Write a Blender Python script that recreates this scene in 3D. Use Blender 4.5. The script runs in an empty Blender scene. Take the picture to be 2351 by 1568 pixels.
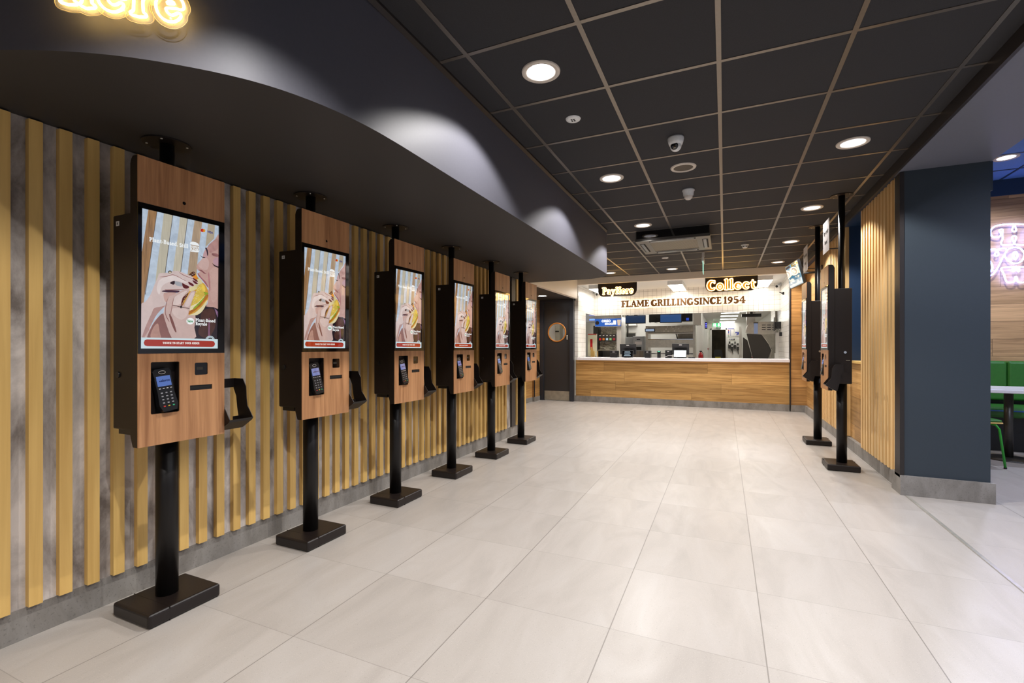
import bpy, bmesh, math, random
import numpy as np
from mathutils import Vector, Matrix
from mathutils.geometry import tessellate_polygon
random.seed(7)
S = bpy.context.scene
COL = S.collection
PI = math.pi

# ------------------------------------------------------------------ camera, world, exposure
FPX, YAW, HORIZ, EYE = 1085.2, 0.4221, 797.4, 1.214
cam_d = bpy.data.cameras.new('camera'); cam = bpy.data.objects.new('camera', cam_d); COL.objects.link(cam)
cam_d.sensor_width = 36; cam_d.lens = FPX / 2351 * 36; cam_d.shift_y = (HORIZ - 784) / 2351
cam_d.clip_start = 0.05; cam_d.clip_end = 100
cam.location = (0, 0, EYE); cam.rotation_euler = (PI / 2, 0, YAW)
S.camera = cam
w = bpy.data.worlds.new('world'); S.world = w; w.use_nodes = True
w.node_tree.nodes['Background'].inputs[0].default_value = (0.75, 0.8, 0.9, 1)
w.node_tree.nodes['Background'].inputs[1].default_value = 0.45
S.view_settings.view_transform = 'Standard'; S.view_settings.look = 'None'
S.view_settings.gamma = 1; S.view_settings.use_curve_mapping = False
S.view_settings.exposure = 0.0
try:
    S.cycles.max_bounces = 7; S.cycles.diffuse_bounces = 4; S.cycles.glossy_bounces = 4
    S.cycles.transmission_bounces = 4; S.cycles.sample_clamp_indirect = 6; S.cycles.use_denoising = True
    S.cycles.caustics_reflective = False; S.cycles.caustics_refractive = False
except Exception:
    pass
DL_POWER = 112          # each ceiling downlight (W)
DL_COL = (1.0, 0.965, 0.93)
CZ = 2.74              # tiled ceiling height
SOF = 2.172            # low soffit over the kiosks
DL_ROWS = [(-0.926, y) for y in (-1.148, 0.652, 2.452, 4.252, 6.052, 7.852, 9.652)] + \
          [(0.874, y) for y in (-1.148, 0.652, 2.452, 4.252, 6.052, 7.852, 9.652)] + [(-2.126, 9.652)]

def point_light(name, loc, power, color, size=0.03, spot=None, blend=0.25, rot=(0, 0, 0)):
    d = bpy.data.lights.new(name, 'SPOT' if spot else 'POINT')
    d.energy = power; d.color = color; d.shadow_soft_size = size
    if spot: d.spot_size = math.radians(spot); d.spot_blend = blend
    o = bpy.data.objects.new(name, d); COL.objects.link(o); o.location = loc; o.rotation_euler = rot
    return o

# ------------------------------------------------------------------ measuring helpers
_c, _s = math.cos(YAW), math.sin(YAW)
def _ray(px, py):
    u = (px - 1175.5) / FPX; v = -(py - HORIZ) / FPX
    return (u * _c - _s, u * _s + _c, v)
def atY(px, py, Y):
    r = _ray(px, py); t = Y / r[1]; return (r[0] * t, Y, EYE + r[2] * t)
def atX(px, py, X):
    r = _ray(px, py); t = X / r[0]; return (X, r[1] * t, EYE + r[2] * t)

# ------------------------------------------------------------------ materials
def lin(c):
    if isinstance(c, str):
        c = c.lstrip('#'); c = [int(c[i:i + 2], 16) / 255 for i in (0, 2, 4)]
    return tuple(x / 12.92 if x <= 0.04045 else ((x + 0.055) / 1.055) ** 2.4 for x in c)
class NT:
    def __init__(s, name):
        s.m = bpy.data.materials.new(name); s.m.use_nodes = True
        s.t = s.m.node_tree; s.b = s.t.nodes['Principled BSDF']
    def n(s, typ, **kw):
        nd = s.t.nodes.new(typ)
        for k, v in kw.items():
            if k.startswith('i_'):
                key = k[2:]
                nd.inputs[int(key) if key.isdigit() else key.replace('_', ' ')].default_value = v
            else: setattr(nd, k, v)
        return nd
    def l(s, a, ai, b, bi): s.t.links.new(a.outputs[ai], b.inputs[bi])
    def math(s, op, a, b=None, clamp=False):
        nd = s.t.nodes.new('ShaderNodeMath'); nd.operation = op; nd.use_clamp = clamp
        for i, x in enumerate((a, b)):
            if x is None: continue
            if isinstance(x, (int, float)): nd.inputs[i].default_value = x
            else: s.t.links.new(x, nd.inputs[i])
        return nd.outputs[0]
    def ramp(s, fac, stops):
        r = s.t.nodes.new('ShaderNodeValToRGB'); s.t.links.new(fac, r.inputs[0])
        e = r.color_ramp.elements
        while len(e) < len(stops): e.new(0.5)
        for el, (p, c) in zip(e, stops): el.position = p; el.color = tuple(c) + (1,)
        return r.outputs[0]
    def mix(s, fac, a, b, blend='MIX'):
        m = s.t.nodes.new('ShaderNodeMix'); m.data_type = 'RGBA'; m.blend_type = blend
        for i, x in ((0, fac), (6, a), (7, b)):
            if isinstance(x, (int, float)): m.inputs[i].default_value = x
            elif isinstance(x, tuple): m.inputs[i].default_value = x + (1,) if len(x) == 3 else x
            else: s.t.links.new(x, m.inputs[i])
        return m.outputs[2]
    def coords(s, scale=(1, 1, 1), world=False, rand=False):
        if world: g = s.n('ShaderNodeNewGeometry'); o = g.outputs['Position']
        else: g = s.n('ShaderNodeTexCoord'); o = g.outputs['Object']
        if rand:
            oi = s.n('ShaderNodeObjectInfo'); va = s.n('ShaderNodeVectorMath', operation='SCALE'); va.inputs[0].default_value = (13, 7, 19)
            s.t.links.new(oi.outputs['Random'], va.inputs['Scale'])
            ad = s.n('ShaderNodeVectorMath', operation='ADD'); s.t.links.new(o, ad.inputs[0]); s.t.links.new(va.outputs[0], ad.inputs[1]); o = ad.outputs[0]
        mp = s.n('ShaderNodeMapping'); mp.inputs['Scale'].default_value = scale
        s.t.links.new(o, mp.inputs['Vector']); return mp.outputs[0]
    def noise(s, vec, scale=5, detail=4, rough=0.55, dist=0.0):
        nd = s.n('ShaderNodeTexNoise'); nd.inputs['Scale'].default_value = scale; nd.inputs['Detail'].default_value = detail
        nd.inputs['Roughness'].default_value = rough; nd.inputs['Distortion'].default_value = dist
        s.t.links.new(vec, nd.inputs['Vector']); return nd.outputs[0]
    def bump(s, h, strength=0.2, dist=0.01):
        b = s.n('ShaderNodeBump'); b.inputs['Strength'].default_value = strength; b.inputs['Distance'].default_value = dist
        s.t.links.new(h, b.inputs['Height']); s.t.links.new(b.outputs[0], s.b.inputs['Normal'])
    def set(s, color=None, rough=None, metal=None, spec=None, emit=None, es=None):
        b = s.b
        if color is not None:
            if isinstance(color, tuple): b.inputs['Base Color'].default_value = color + (1,)
            else: s.t.links.new(color, b.inputs['Base Color'])
        if rough is not None:
            if isinstance(rough, (int, float)): b.inputs['Roughness'].default_value = rough
            else: s.t.links.new(rough, b.inputs['Roughness'])
        if metal is not None: b.inputs['Metallic'].default_value = metal
        if spec is not None: b.inputs['Specular IOR Level'].default_value = spec
        if emit is not None:
            if isinstance(emit, tuple): b.inputs['Emission Color'].default_value = emit + (1,)
            else: s.t.links.new(emit, b.inputs['Emission Color'])
            b.inputs['Emission Strength'].default_value = es if es is not None else 1
        return s.m
_mc = {}
def cached(f):
    def g(*a, **k):
        key = (f.__name__, a, tuple(sorted(k.items())))
        if key not in _mc: _mc[key] = f(*a, **k)
        return _mc[key]
    return g
@cached
def paint(name, col, rough=0.5, metal=0.0, var=0.06, spec=0.5, scale=60):
    t = NT(name); c = lin(col)
    n = t.noise(t.coords(), scale, 3)
    cc = t.ramp(n, [(0.3, tuple(x * (1 - var) for x in c)), (0.7, tuple(min(1, x * (1 + var)) for x in c))])
    return t.set(cc, rough, metal, spec)
@cached
def glow(name, col, strength, rough=0.3):
    t = NT(name); c = lin(col); return t.set((0.02, 0.02, 0.02), rough, emit=c, es=strength)
@cached
def wood(name, c1, c2, grain='Z', rough=0.45, world=False, rand=True, fine=1.0):
    t = NT(name)
    sc = {'X': (1.2, 28, 28), 'Y': (28, 1.2, 28), 'Z': (28, 28, 1.2)}[grain]
    v = t.coords(tuple(x * fine for x in sc), world, rand)
    n1 = t.noise(v, 1.0, 6, 0.6, 0.6)
    v2 = t.coords(tuple(x * 0.22 for x in sc), world, rand)
    n2 = t.noise(v2, 1.0, 3, 0.5, 1.5)
    f = t.math('ADD', t.math('MULTIPLY', n1, 0.6), t.math('MULTIPLY', n2, 0.4))
    cc = t.ramp(f, [(0.36, lin(c2)), (0.62, lin(c1))])
    t.bump(n1, 0.08, 0.002)
    return t.set(cc, rough)
@cached
def planks(name, c1, c2, axis='X', length=1.35, h=0.19, off=(0.0, 0.0), contrast=1.0):
    # horizontal boards; axis is the world axis they run along; z is up
    t = NT(name)
    g = t.n('ShaderNodeNewGeometry'); sp = t.n('ShaderNodeSeparateXYZ'); t.l(g, 'Position', sp, 0)
    a = sp.outputs[0 if axis == 'X' else 1]; z = sp.outputs[2]
    v = t.math('DIVIDE', t.math('ADD', z, off[1]), h); row = t.math('FLOOR', v)
    wn = t.n('ShaderNodeTexWhiteNoise', noise_dimensions='1D'); t.t.links.new(row, wn.inputs['W'])
    u = t.math('ADD', t.math('DIVIDE', t.math('ADD', a, off[0]), length), wn.outputs[0]); cell = t.math('FLOOR', u)
    cid = t.math('ADD', t.math('MULTIPLY', row, 17.3), cell)
    wn2 = t.n('ShaderNodeTexWhiteNoise', noise_dimensions='1D'); t.t.links.new(cid, wn2.inputs['W'])
    fu = t.math('FRACT', u); fv = t.math('FRACT', v)
    eu = t.math('MULTIPLY', t.math('MINIMUM', fu, t.math('SUBTRACT', 1.0, fu)), length)
    ev = t.math('MULTIPLY', t.math('MINIMUM', fv, t.math('SUBTRACT', 1.0, fv)), h)
    joint = t.math('LESS_THAN', t.math('MINIMUM', eu, ev), 0.0016)
    cb = t.n('ShaderNodeCombineXYZ')
    t.t.links.new(t.math('MULTIPLY', a, 1.3), cb.inputs[0]); t.t.links.new(t.math('MULTIPLY', z, 26), cb.inputs[1]); t.t.links.new(t.math('MULTIPLY', cid, 3.7), cb.inputs[2])
    n1 = t.noise(cb.outputs[0], 1.0, 6, 0.6, 0.8)
    base = t.ramp(n1, [(0.34, lin(c2)), (0.64, lin(c1))])
    tone = t.ramp(wn2.outputs[0], [(0, (0.62, 0.6, 0.56)), (1, (1.1, 1.1, 1.1))])
    cc = t.mix(1.0, base, tone, 'MULTIPLY')
    cc = t.mix(joint, cc, tuple(x * 0.25 for x in lin(c2)))
    return t.set(cc, 0.42)
@cached
def grid(name, axes, pitch, gw, tile, grout, rough=0.2, off=(0, 0), var=0.05):
    t = NT(name)
    g = t.n('ShaderNodeNewGeometry'); sp = t.n('ShaderNodeSeparateXYZ'); t.l(g, 'Position', sp, 0)
    u, v = [t.math('DIVIDE', t.math('ADD', sp.outputs['XYZ'.index(axes[i])], off[i]), pitch) for i in (0, 1)]
    fu, fv = t.math('FRACT', u), t.math('FRACT', v)
    e = t.math('MINIMUM', t.math('MINIMUM', fu, t.math('SUBTRACT', 1.0, fu)), t.math('MINIMUM', fv, t.math('SUBTRACT', 1.0, fv)))
    joint = t.math('LESS_THAN', e, gw / pitch / 2)
    cb = t.n('ShaderNodeCombineXYZ'); t.t.links.new(t.math('FLOOR', u), cb.inputs[0]); t.t.links.new(t.math('FLOOR', v), cb.inputs[1])
    wn = t.n('ShaderNodeTexWhiteNoise', noise_dimensions='2D'); t.l(cb, 0, wn, 'Vector')
    c = lin(tile)
    cc = t.ramp(wn.outputs[0], [(0, tuple(x * (1 - var) for x in c)), (1, tuple(min(1, x * (1 + var)) for x in c))])
    cc = t.mix(joint, cc, lin(grout))
    return t.set(cc, rough)

def floor_material():
    t = NT('stone_floor_tile')
    g = t.n('ShaderNodeNewGeometry'); sp = t.n('ShaderNodeSeparateXYZ'); t.l(g, 'Position', sp, 0)
    u = t.math('DIVIDE', t.math('ADD', sp.outputs[0], 1.0514 + 6), 0.6)
    v = t.math('DIVIDE', t.math('ADD', sp.outputs[1], -2.035 + 12), 0.6)
    fu, fv = t.math('FRACT', u), t.math('FRACT', v)
    eu = t.math('MINIMUM', fu, t.math('SUBTRACT', 1.0, fu)); ev = t.math('MINIMUM', fv, t.math('SUBTRACT', 1.0, fv))
    ju = t.math('LESS_THAN', eu, 0.0038); jv = t.math('LESS_THAN', ev, 0.0026)
    cb = t.n('ShaderNodeCombineXYZ'); t.t.links.new(t.math('FLOOR', u), cb.inputs[0]); t.t.links.new(t.math('FLOOR', v), cb.inputs[1])
    wn = t.n('ShaderNodeTexWhiteNoise', noise_dimensions='2D'); t.l(cb, 0, wn, 'Vector')
    # drifting veins, rotated and shifted per tile
    ad = t.n('ShaderNodeVectorMath', operation='MULTIPLY_ADD')
    t.l(wn, 1, ad, 0); ad.inputs[1].default_value = (9, 9, 9); t.l(g, 'Position', ad, 2)
    mp = t.n('ShaderNodeMapping'); mp.inputs['Scale'].default_value = (3.2, 0.9, 1); mp.inputs['Rotation'].default_value = (0, 0, 0.5); t.l(ad, 0, mp, 0)
    veins = t.noise(mp.outputs[0], 1.4, 6, 0.55, 1.2)
    base = t.ramp(veins, [(0.3, lin('#a59e97')), (0.5, lin('#ada69f')), (0.72, lin('#b3ada7'))])
    tone = t.ramp(wn.outputs[0], [(0, (0.95, 0.945, 0.94)), (1, (1.02, 1.02, 1.02))])
    cc = t.mix(1.0, base, tone, 'MULTIPLY')
    sp1 = t.noise(t.coords((1, 1, 1), True), 130, 2, 0.7)
    fleck = t.math('GREATER_THAN', sp1, 0.66)
    cc = t.mix(t.math('MULTIPLY', fleck, 0.35), cc, lin('#7d766c'))
    sp2 = t.noise(t.coords((1, 1, 1), True), 240, 2, 0.7)
    cc = t.mix(t.math('MULTIPLY', t.math('GREATER_THAN', sp2, 0.64), 0.35), cc, lin('#d8d2c8'))
    cc = t.mix(t.math('MULTIPLY', ju, 0.75), cc, lin('#6c665f')); cc = t.mix(t.math('MULTIPLY', jv, 0.5), cc, lin('#7b756e'))
    rr = t.ramp(veins, [(0.3, (0.42,) * 3), (0.7, (0.32,) * 3)])
    return t.set(cc, rr)

def concrete(name, c1, c2, scale=3, rough=0.8, speck=True):
    t = NT(name); v = t.coords((1, 1, 0.5), True)
    n = t.noise(v, scale, 7, 0.62, 0.4)
    cc = t.ramp(n, [(0.35, lin(c2)), (0.62, lin(c1))])
    if speck:
        s2 = t.noise(t.coords((1, 1, 1), True), 90, 2, 0.7)
        cc = t.mix(t.math('MULTIPLY', t.math('GREATER_THAN', s2, 0.62), 0.4), cc, tuple(x * 0.5 for x in lin(c2)))
    t.bump(n, 0.15, 0.004)
    return t.set(cc, rough)

M = {}
M['floor'] = floor_material()
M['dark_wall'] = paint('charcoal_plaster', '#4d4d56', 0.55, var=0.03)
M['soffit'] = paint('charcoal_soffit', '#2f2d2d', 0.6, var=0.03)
M['ceil_tile'] = paint('black_mineral_tile', '#27272b', 0.85, var=0.18, scale=220)
M['tbar'] = paint('dark_ceiling_bar', '#857d74', 0.34, 0.85, var=0.03)
M['black'] = paint('black_powder_coat', '#1a1311', 0.42, var=0.08, spec=0.4, scale=400)
M['pole'] = paint('black_pole_coat_shaded', '#0e0a09', 0.4, var=0.08, spec=0.35, scale=400)  # darker copy of the coat, partly painting in the pole's shade
M['blk'] = paint('black_plastic', '#121214', 0.35)
M['gloss_black'] = paint('gloss_black_glass', '#050506', 0.05, var=0.0); M['gloss_black'].node_tree.nodes['Principled BSDF'].inputs['IOR'].default_value = 1.7
M['void'] = paint('dark_recess', '#060606', 0.8)
M['slat_right'] = wood('pale_oak_slat', '#ecc88e', '#d8b277', 'Z', 0.5)
M['slat'] = wood('light_oak_slat', '#e3bd72', '#cfa65e', 'Z', 0.5)
M['kiosk_wood'] = wood('walnut_laminate', '#bf8d62', '#90623f', 'Z', 0.4, fine=1.6)
M['conc_wall'] = concrete('mottled_concrete_wall', '#d4cdc8', '#6e655f', 4.5, 0.7, False)
M['conc_skirt'] = concrete('grey_stone_skirting', '#8f8b86', '#716c66', 6, 0.6)
M['plank_x'] = planks('oak_boards_across', '#dbae6c', '#ab8048', 'X', 2.1, 0.207, (0.3, 0.143))
M['plank_pier'] = planks('oak_boards_pier', '#cf9f62', '#a87c48', 'X', 3.7, 0.165, (1.0, 0.03))
M['plank_y'] = planks('oak_boards_along', '#d4a669', '#ae8049', 'Y', 1.2, 0.165, (0.3, 0.03))
M['plank_dining'] = planks('pale_oak_boards', '#d6ac7c', '#a8845c', 'X', 2.2, 0.22, (0.1, 0.0))
M['tile_x'] = grid('white_tile_wall', 'XZ', 0.1035, 0.0045, '#f5f0e8', '#a89e90', off=(5, 0.02))
M['tile_y'] = grid('white_tile_side', 'YZ', 0.1035, 0.0045, '#efebe4', '#a8a096', off=(5, 0.02))
M['navy'] = paint('navy_blue_paint', '#2d3740', 0.5, var=0.03)
M['navy_dark'] = paint('deep_navy_paint', '#16304e', 0.5, var=0.03)
M['neon_tinted_ceil'] = paint('grey_tile_neon_tint', '#5580c8', 0.8, var=0.05)  # dark grey tiles, with the blue neon light put into their colour
M['beam'] = paint('grey_beam_paint', '#6a6c78', 0.55, var=0.02)
M['trim_black'] = paint('dark_trim', '#262120', 0.4)
M['fascia'] = paint('lightened_taupe_fascia', '#efe7da', 0.45, var=0.02)  # taupe lightened to stand in for neon and floor bounce light
M['white'] = paint('white_paint', '#e6e3dd', 0.5, var=0.02)
M['worktop'] = paint('white_solid_surface', '#e4e0e4', 0.25, var=0.02)
M['door'] = paint('charcoal_door', '#2d2e31', 0.35, var=0.04)
M['doorframe'] = paint('anthracite_frame', '#2b2e36', 0.35)
M['steel'] = paint('brushed_steel', '#cfcbc0', 0.28, 0.6, var=0.08, scale=20)
M['steel_dull'] = paint('dull_steel', '#aaa699', 0.4, 0.6, var=0.12, scale=12)
M['steel_dark'] = paint('dark_steel', '#4d4b47', 0.35, 0.7)
M['chrome'] = paint('chrome', '#e8e8ea', 0.12, 1.0)
M['reflector'] = paint('lamp_reflector', '#f0f0f4', 0.35, 0.6, var=0.02)
M['mirror_lamp'] = None
M['brass'] = wood('orange_wood_ring', '#c07a2c', '#a0601c', 'X', 0.4)
M['trim_ring'] = paint('cream_lamp_trim', '#cfc6bb', 0.4)
M['plastic_white'] = paint('white_plastic', '#dfe2e4', 0.35)
M['led'] = glow('lamp_disc', '#f4f6ff', 22)
M['panel_light'] = glow('light_panel_diffuser', '#fffaf0', 12)
M['strip_light'] = glow('kitchen_strip_diffuser', '#fffdf4', 9)
M['neon_warm'] = glow('warm_neon_tube', '#ffd07a', 15)
M['neon_back'] = glow('warm_halo_led', '#ffe3b4', 10)
M['neon_blue'] = glow('cool_neon_tube', '#8494ff', 15)
M['letter'] = paint('bronze_brown_letter', '#71491f', 0.35, 0.0, var=0.04)
M['sign_board'] = paint('dark_brown_sign_board', '#241c14', 0.3)
M['green_vinyl'] = paint('green_vinyl', '#306c28', 0.35, var=0.06, scale=20)
M['green_tube'] = paint('green_enamel_tube', '#249a2c', 0.3)
M['store'] = concrete('dark_brown_store_wall', '#5c4e38', '#3a3020', 2.0, 0.8, False)
M['paper'] = paint('white_paper', '#dcd6d4', 0.6)
M['ink'] = paint('dark_print', '#2a2420', 0.6)
M['acrylic'] = paint('clear_acrylic_edge', '#c9b48c', 0.2)
_ga = NT('clear_acrylic'); _ga.set((.9, .9, .88), .1); _ga.b.inputs['Alpha'].default_value = 0.12; M['clear'] = _ga.m
M['red'] = paint('red_plastic', '#b3161a', 0.4)
M['grey_plastic'] = paint('grey_plastic', '#a6a8ab', 0.35, 0.0)

# ------------------------------------------------------------------ mesh builder
class MB:
    def __init__(s): s.bm = bmesh.new(); s.mats = []; s.mi = 0
    def mat(s, m):
        if m not in s.mats: s.mats.append(m)
        s.mi = s.mats.index(m); return s
    def _tag(s, fs):
        for f in fs: f.material_index = s.mi
        return fs
    def face(s, pts):
        vs = [s.bm.verts.new(p) for p in pts]; f = s.bm.faces.new(vs); f.material_index = s.mi; return f
    def box(s, x0, y0, z0, x1, y1, z1, bev=0.0, seg=2, T=None):
        x0, x1 = sorted((x0, x1)); y0, y1 = sorted((y0, y1)); z0, z1 = sorted((z0, z1))
        v = [s.bm.verts.new(p) for p in ((x0, y0, z0), (x1, y0, z0), (x1, y1, z0), (x0, y1, z0), (x0, y0, z1), (x1, y0, z1), (x1, y1, z1), (x0, y1, z1))]
        fs = [s.bm.faces.new([v[i] for i in q]) for q in ((3, 2, 1, 0), (4, 5, 6, 7), (0, 1, 5, 4), (1, 2, 6, 5), (2, 3, 7, 6), (3, 0, 4, 7))]
        s._tag(fs)
        if bev > 0:
            es = list({e for f in fs for e in f.edges})
            r = bmesh.ops.bevel(s.bm, geom=es, offset=bev, segments=seg, affect='EDGES', profile=0.5)
            s._tag(r['faces']); v = list({vv for f in r['faces'] for vv in f.verts} | {x for x in v if x.is_valid})
        if T is not None: bmesh.ops.transform(s.bm, matrix=T, verts=[x for x in v if x.is_valid])
        return s
    def prism(s, poly, a0, a1, axis='Z', T=None, holes=()):
        """2-D outline swept from a0 to a1 along axis; axis X: poly=(y,z); Y: (x,z); Z: (x,y)"""
        def P(p, a): return {'X': (a, p[0], p[1]), 'Y': (p[0], a, p[1]), 'Z': (p[0], p[1], a)}[axis]
        loops = [list(poly)] + [list(h) for h in holes]
        rings = []; allv = []
        for lp in loops:
            A = [s.bm.verts.new(P(p, a0)) for p in lp]; B = [s.bm.verts.new(P(p, a1)) for p in lp]
            rings.append((A, B)); allv += A + B
            n = len(lp)
            for i in range(n):
                s._tag([s.bm.faces.new((A[i], A[(i + 1) % n], B[(i + 1) % n], B[i]))])
        tris = tessellate_polygon([[Vector((p[0], p[1], 0)) for p in lp] for lp in loops])
        fa = [v for A, B in rings for v in A]; fb = [v for A, B in rings for v in B]
        for t in tris:
            for arr, o in ((fa, 1), (fb, -1)):
                try: s._tag([s.bm.faces.new([arr[i] for i in t][::o])])
                except ValueError: pass
        if T is not None: bmesh.ops.transform(s.bm, matrix=T, verts=allv)
        return s
    def cyl(s, p0, p1, r0, r1=None, n=20, caps=True):
        r1 = r0 if r1 is None else r1
        p0, p1 = Vector(p0), Vector(p1); d = (p1 - p0).normalized()
        a = Vector((0, 0, 1)) if abs(d.z) < 0.9 else Vector((1, 0, 0))
        u = d.cross(a).normalized(); v = d.cross(u)
        A, B = [], []
        for i in range(n):
            t = 2 * PI * i / n; q = u * math.cos(t) + v * math.sin(t)
            A.append(s.bm.verts.new(p0 + q * r0)); B.append(s.bm.verts.new(p1 + q * r1))
        for i in range(n):
            f = s.bm.faces.new((A[i], A[(i + 1) % n], B[(i + 1) % n], B[i])); f.smooth = True; f.material_index = s.mi
        if caps:
            s._tag([s.bm.faces.new(A[::-1]), s.bm.faces.new(B)])
        return s
    def lathe(s, prof, c=(0, 0, 0), n=28, smooth=True, T=None):
        rings = []; allv = []
        for r, z in prof:
            ring = [s.bm.verts.new((c[0] + r * math.cos(2 * PI * i / n), c[1] + r * math.sin(2 * PI * i / n), c[2] + z)) for i in range(n)] if r > 1e-6 else [s.bm.verts.new((c[0], c[1], c[2] + z))]
            rings.append(ring); allv += ring
        for a, b in zip(rings, rings[1:]):
            for i in range(n):
                j = (i + 1) % n
                if len(a) == 1 and len(b) == 1: continue
                if len(a) == 1: q = (a[0], b[i], b[j])
                elif len(b) == 1: q = (a[i], b[0], a[j])
                else: q = (a[i], b[i], b[j], a[j])
                f = s.bm.faces.new(q); f.smooth = smooth; f.material_index = s.mi
        if T is not None: bmesh.ops.transform(s.bm, matrix=T, verts=allv)
        return s
    def tube(s, pts, r, n=8, closed=False):
        pts = [Vector(p) for p in pts]; k = len(pts); rings = []
        up = None
        for i, p in enumerate(pts):
            a = pts[(i - 1) % k] if (closed or i > 0) else p
            b = pts[(i + 1) % k] if (closed or i < k - 1) else p
            d = (b - a)
            d = d.normalized() if d.length > 1e-9 else Vector((1, 0, 0))
            if up is None: up = Vector((0, 0, 1)) if abs(d.z) < 0.9 else Vector((0, 1, 0))
            u = d.cross(up)
            if u.length < 1e-4: u = d.cross(Vector((0.3, 0.9, 0.2)))
            u.normalize(); v = d.cross(u).normalized(); up = -v
            rings.append([s.bm.verts.new(p + (u * math.cos(2 * PI * j / n) + v * math.sin(2 * PI * j / n)) * r) for j in range(n)])
        m = k if closed else k - 1
        for i in range(m):
            A, B = rings[i], rings[(i + 1) % k]
            for j in range(n):
                f = s.bm.faces.new((A[j], A[(j + 1) % n], B[(j + 1) % n], B[j])); f.smooth = True; f.material_index = s.mi
        if not closed: s._tag([s.bm.faces.new(rings[0][::-1]), s.bm.faces.new(rings[-1])])
        return s
    def fill(s, loops, to3):
        tris = tessellate_polygon([[Vector((p[0], p[1], 0)) for p in lp] for lp in loops])
        vs = [s.bm.verts.new(to3(p)) for lp in loops for p in lp]
        for t in tris:
            try: s._tag([s.bm.faces.new([vs[i] for i in t])])
            except ValueError: pass
        return s
    def build(s, name, m=None, parent=None, fix=True):
        if fix: bmesh.ops.recalc_face_normals(s.bm, faces=s.bm.faces)
        me = bpy.data.meshes.new(name); s.bm.to_mesh(me); s.bm.free()
        for x in (s.mats or [m]): me.materials.append(x)
        o = bpy.data.objects.new(name, me); COL.objects.link(o)
        if parent: o.parent = parent
        return o

def box(name, m, x0, y0, z0, x1, y1, z1, parent=None, bev=0.0):
    return MB().box(x0, y0, z0, x1, y1, z1, bev).build(name, m, parent)
def tag(o, label=None, cat=None, group=None, kind=None):
    if label: o['label'] = label
    if cat: o['category'] = cat
    if group: o['group'] = group
    if kind: o['kind'] = kind
    return o
def thing(name, label, cat, loc=(0, 0, 0), rz=0.0, group=None):
    o = bpy.data.objects.new(name, None); COL.objects.link(o); o.empty_display_size = 0.1
    o.location = loc; o.rotation_euler = (0, 0, rz); return tag(o, label, cat, group)
def struct(o, label=None): return tag(o, label, None, None, 'structure')
def copy_tree(o, parent=None):
    c = o.copy(); COL.objects.link(c)
    if parent: c.parent = parent
    for ch in list(o.children): copy_tree(ch, c)
    return c
def R(a): return math.radians(a)

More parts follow.
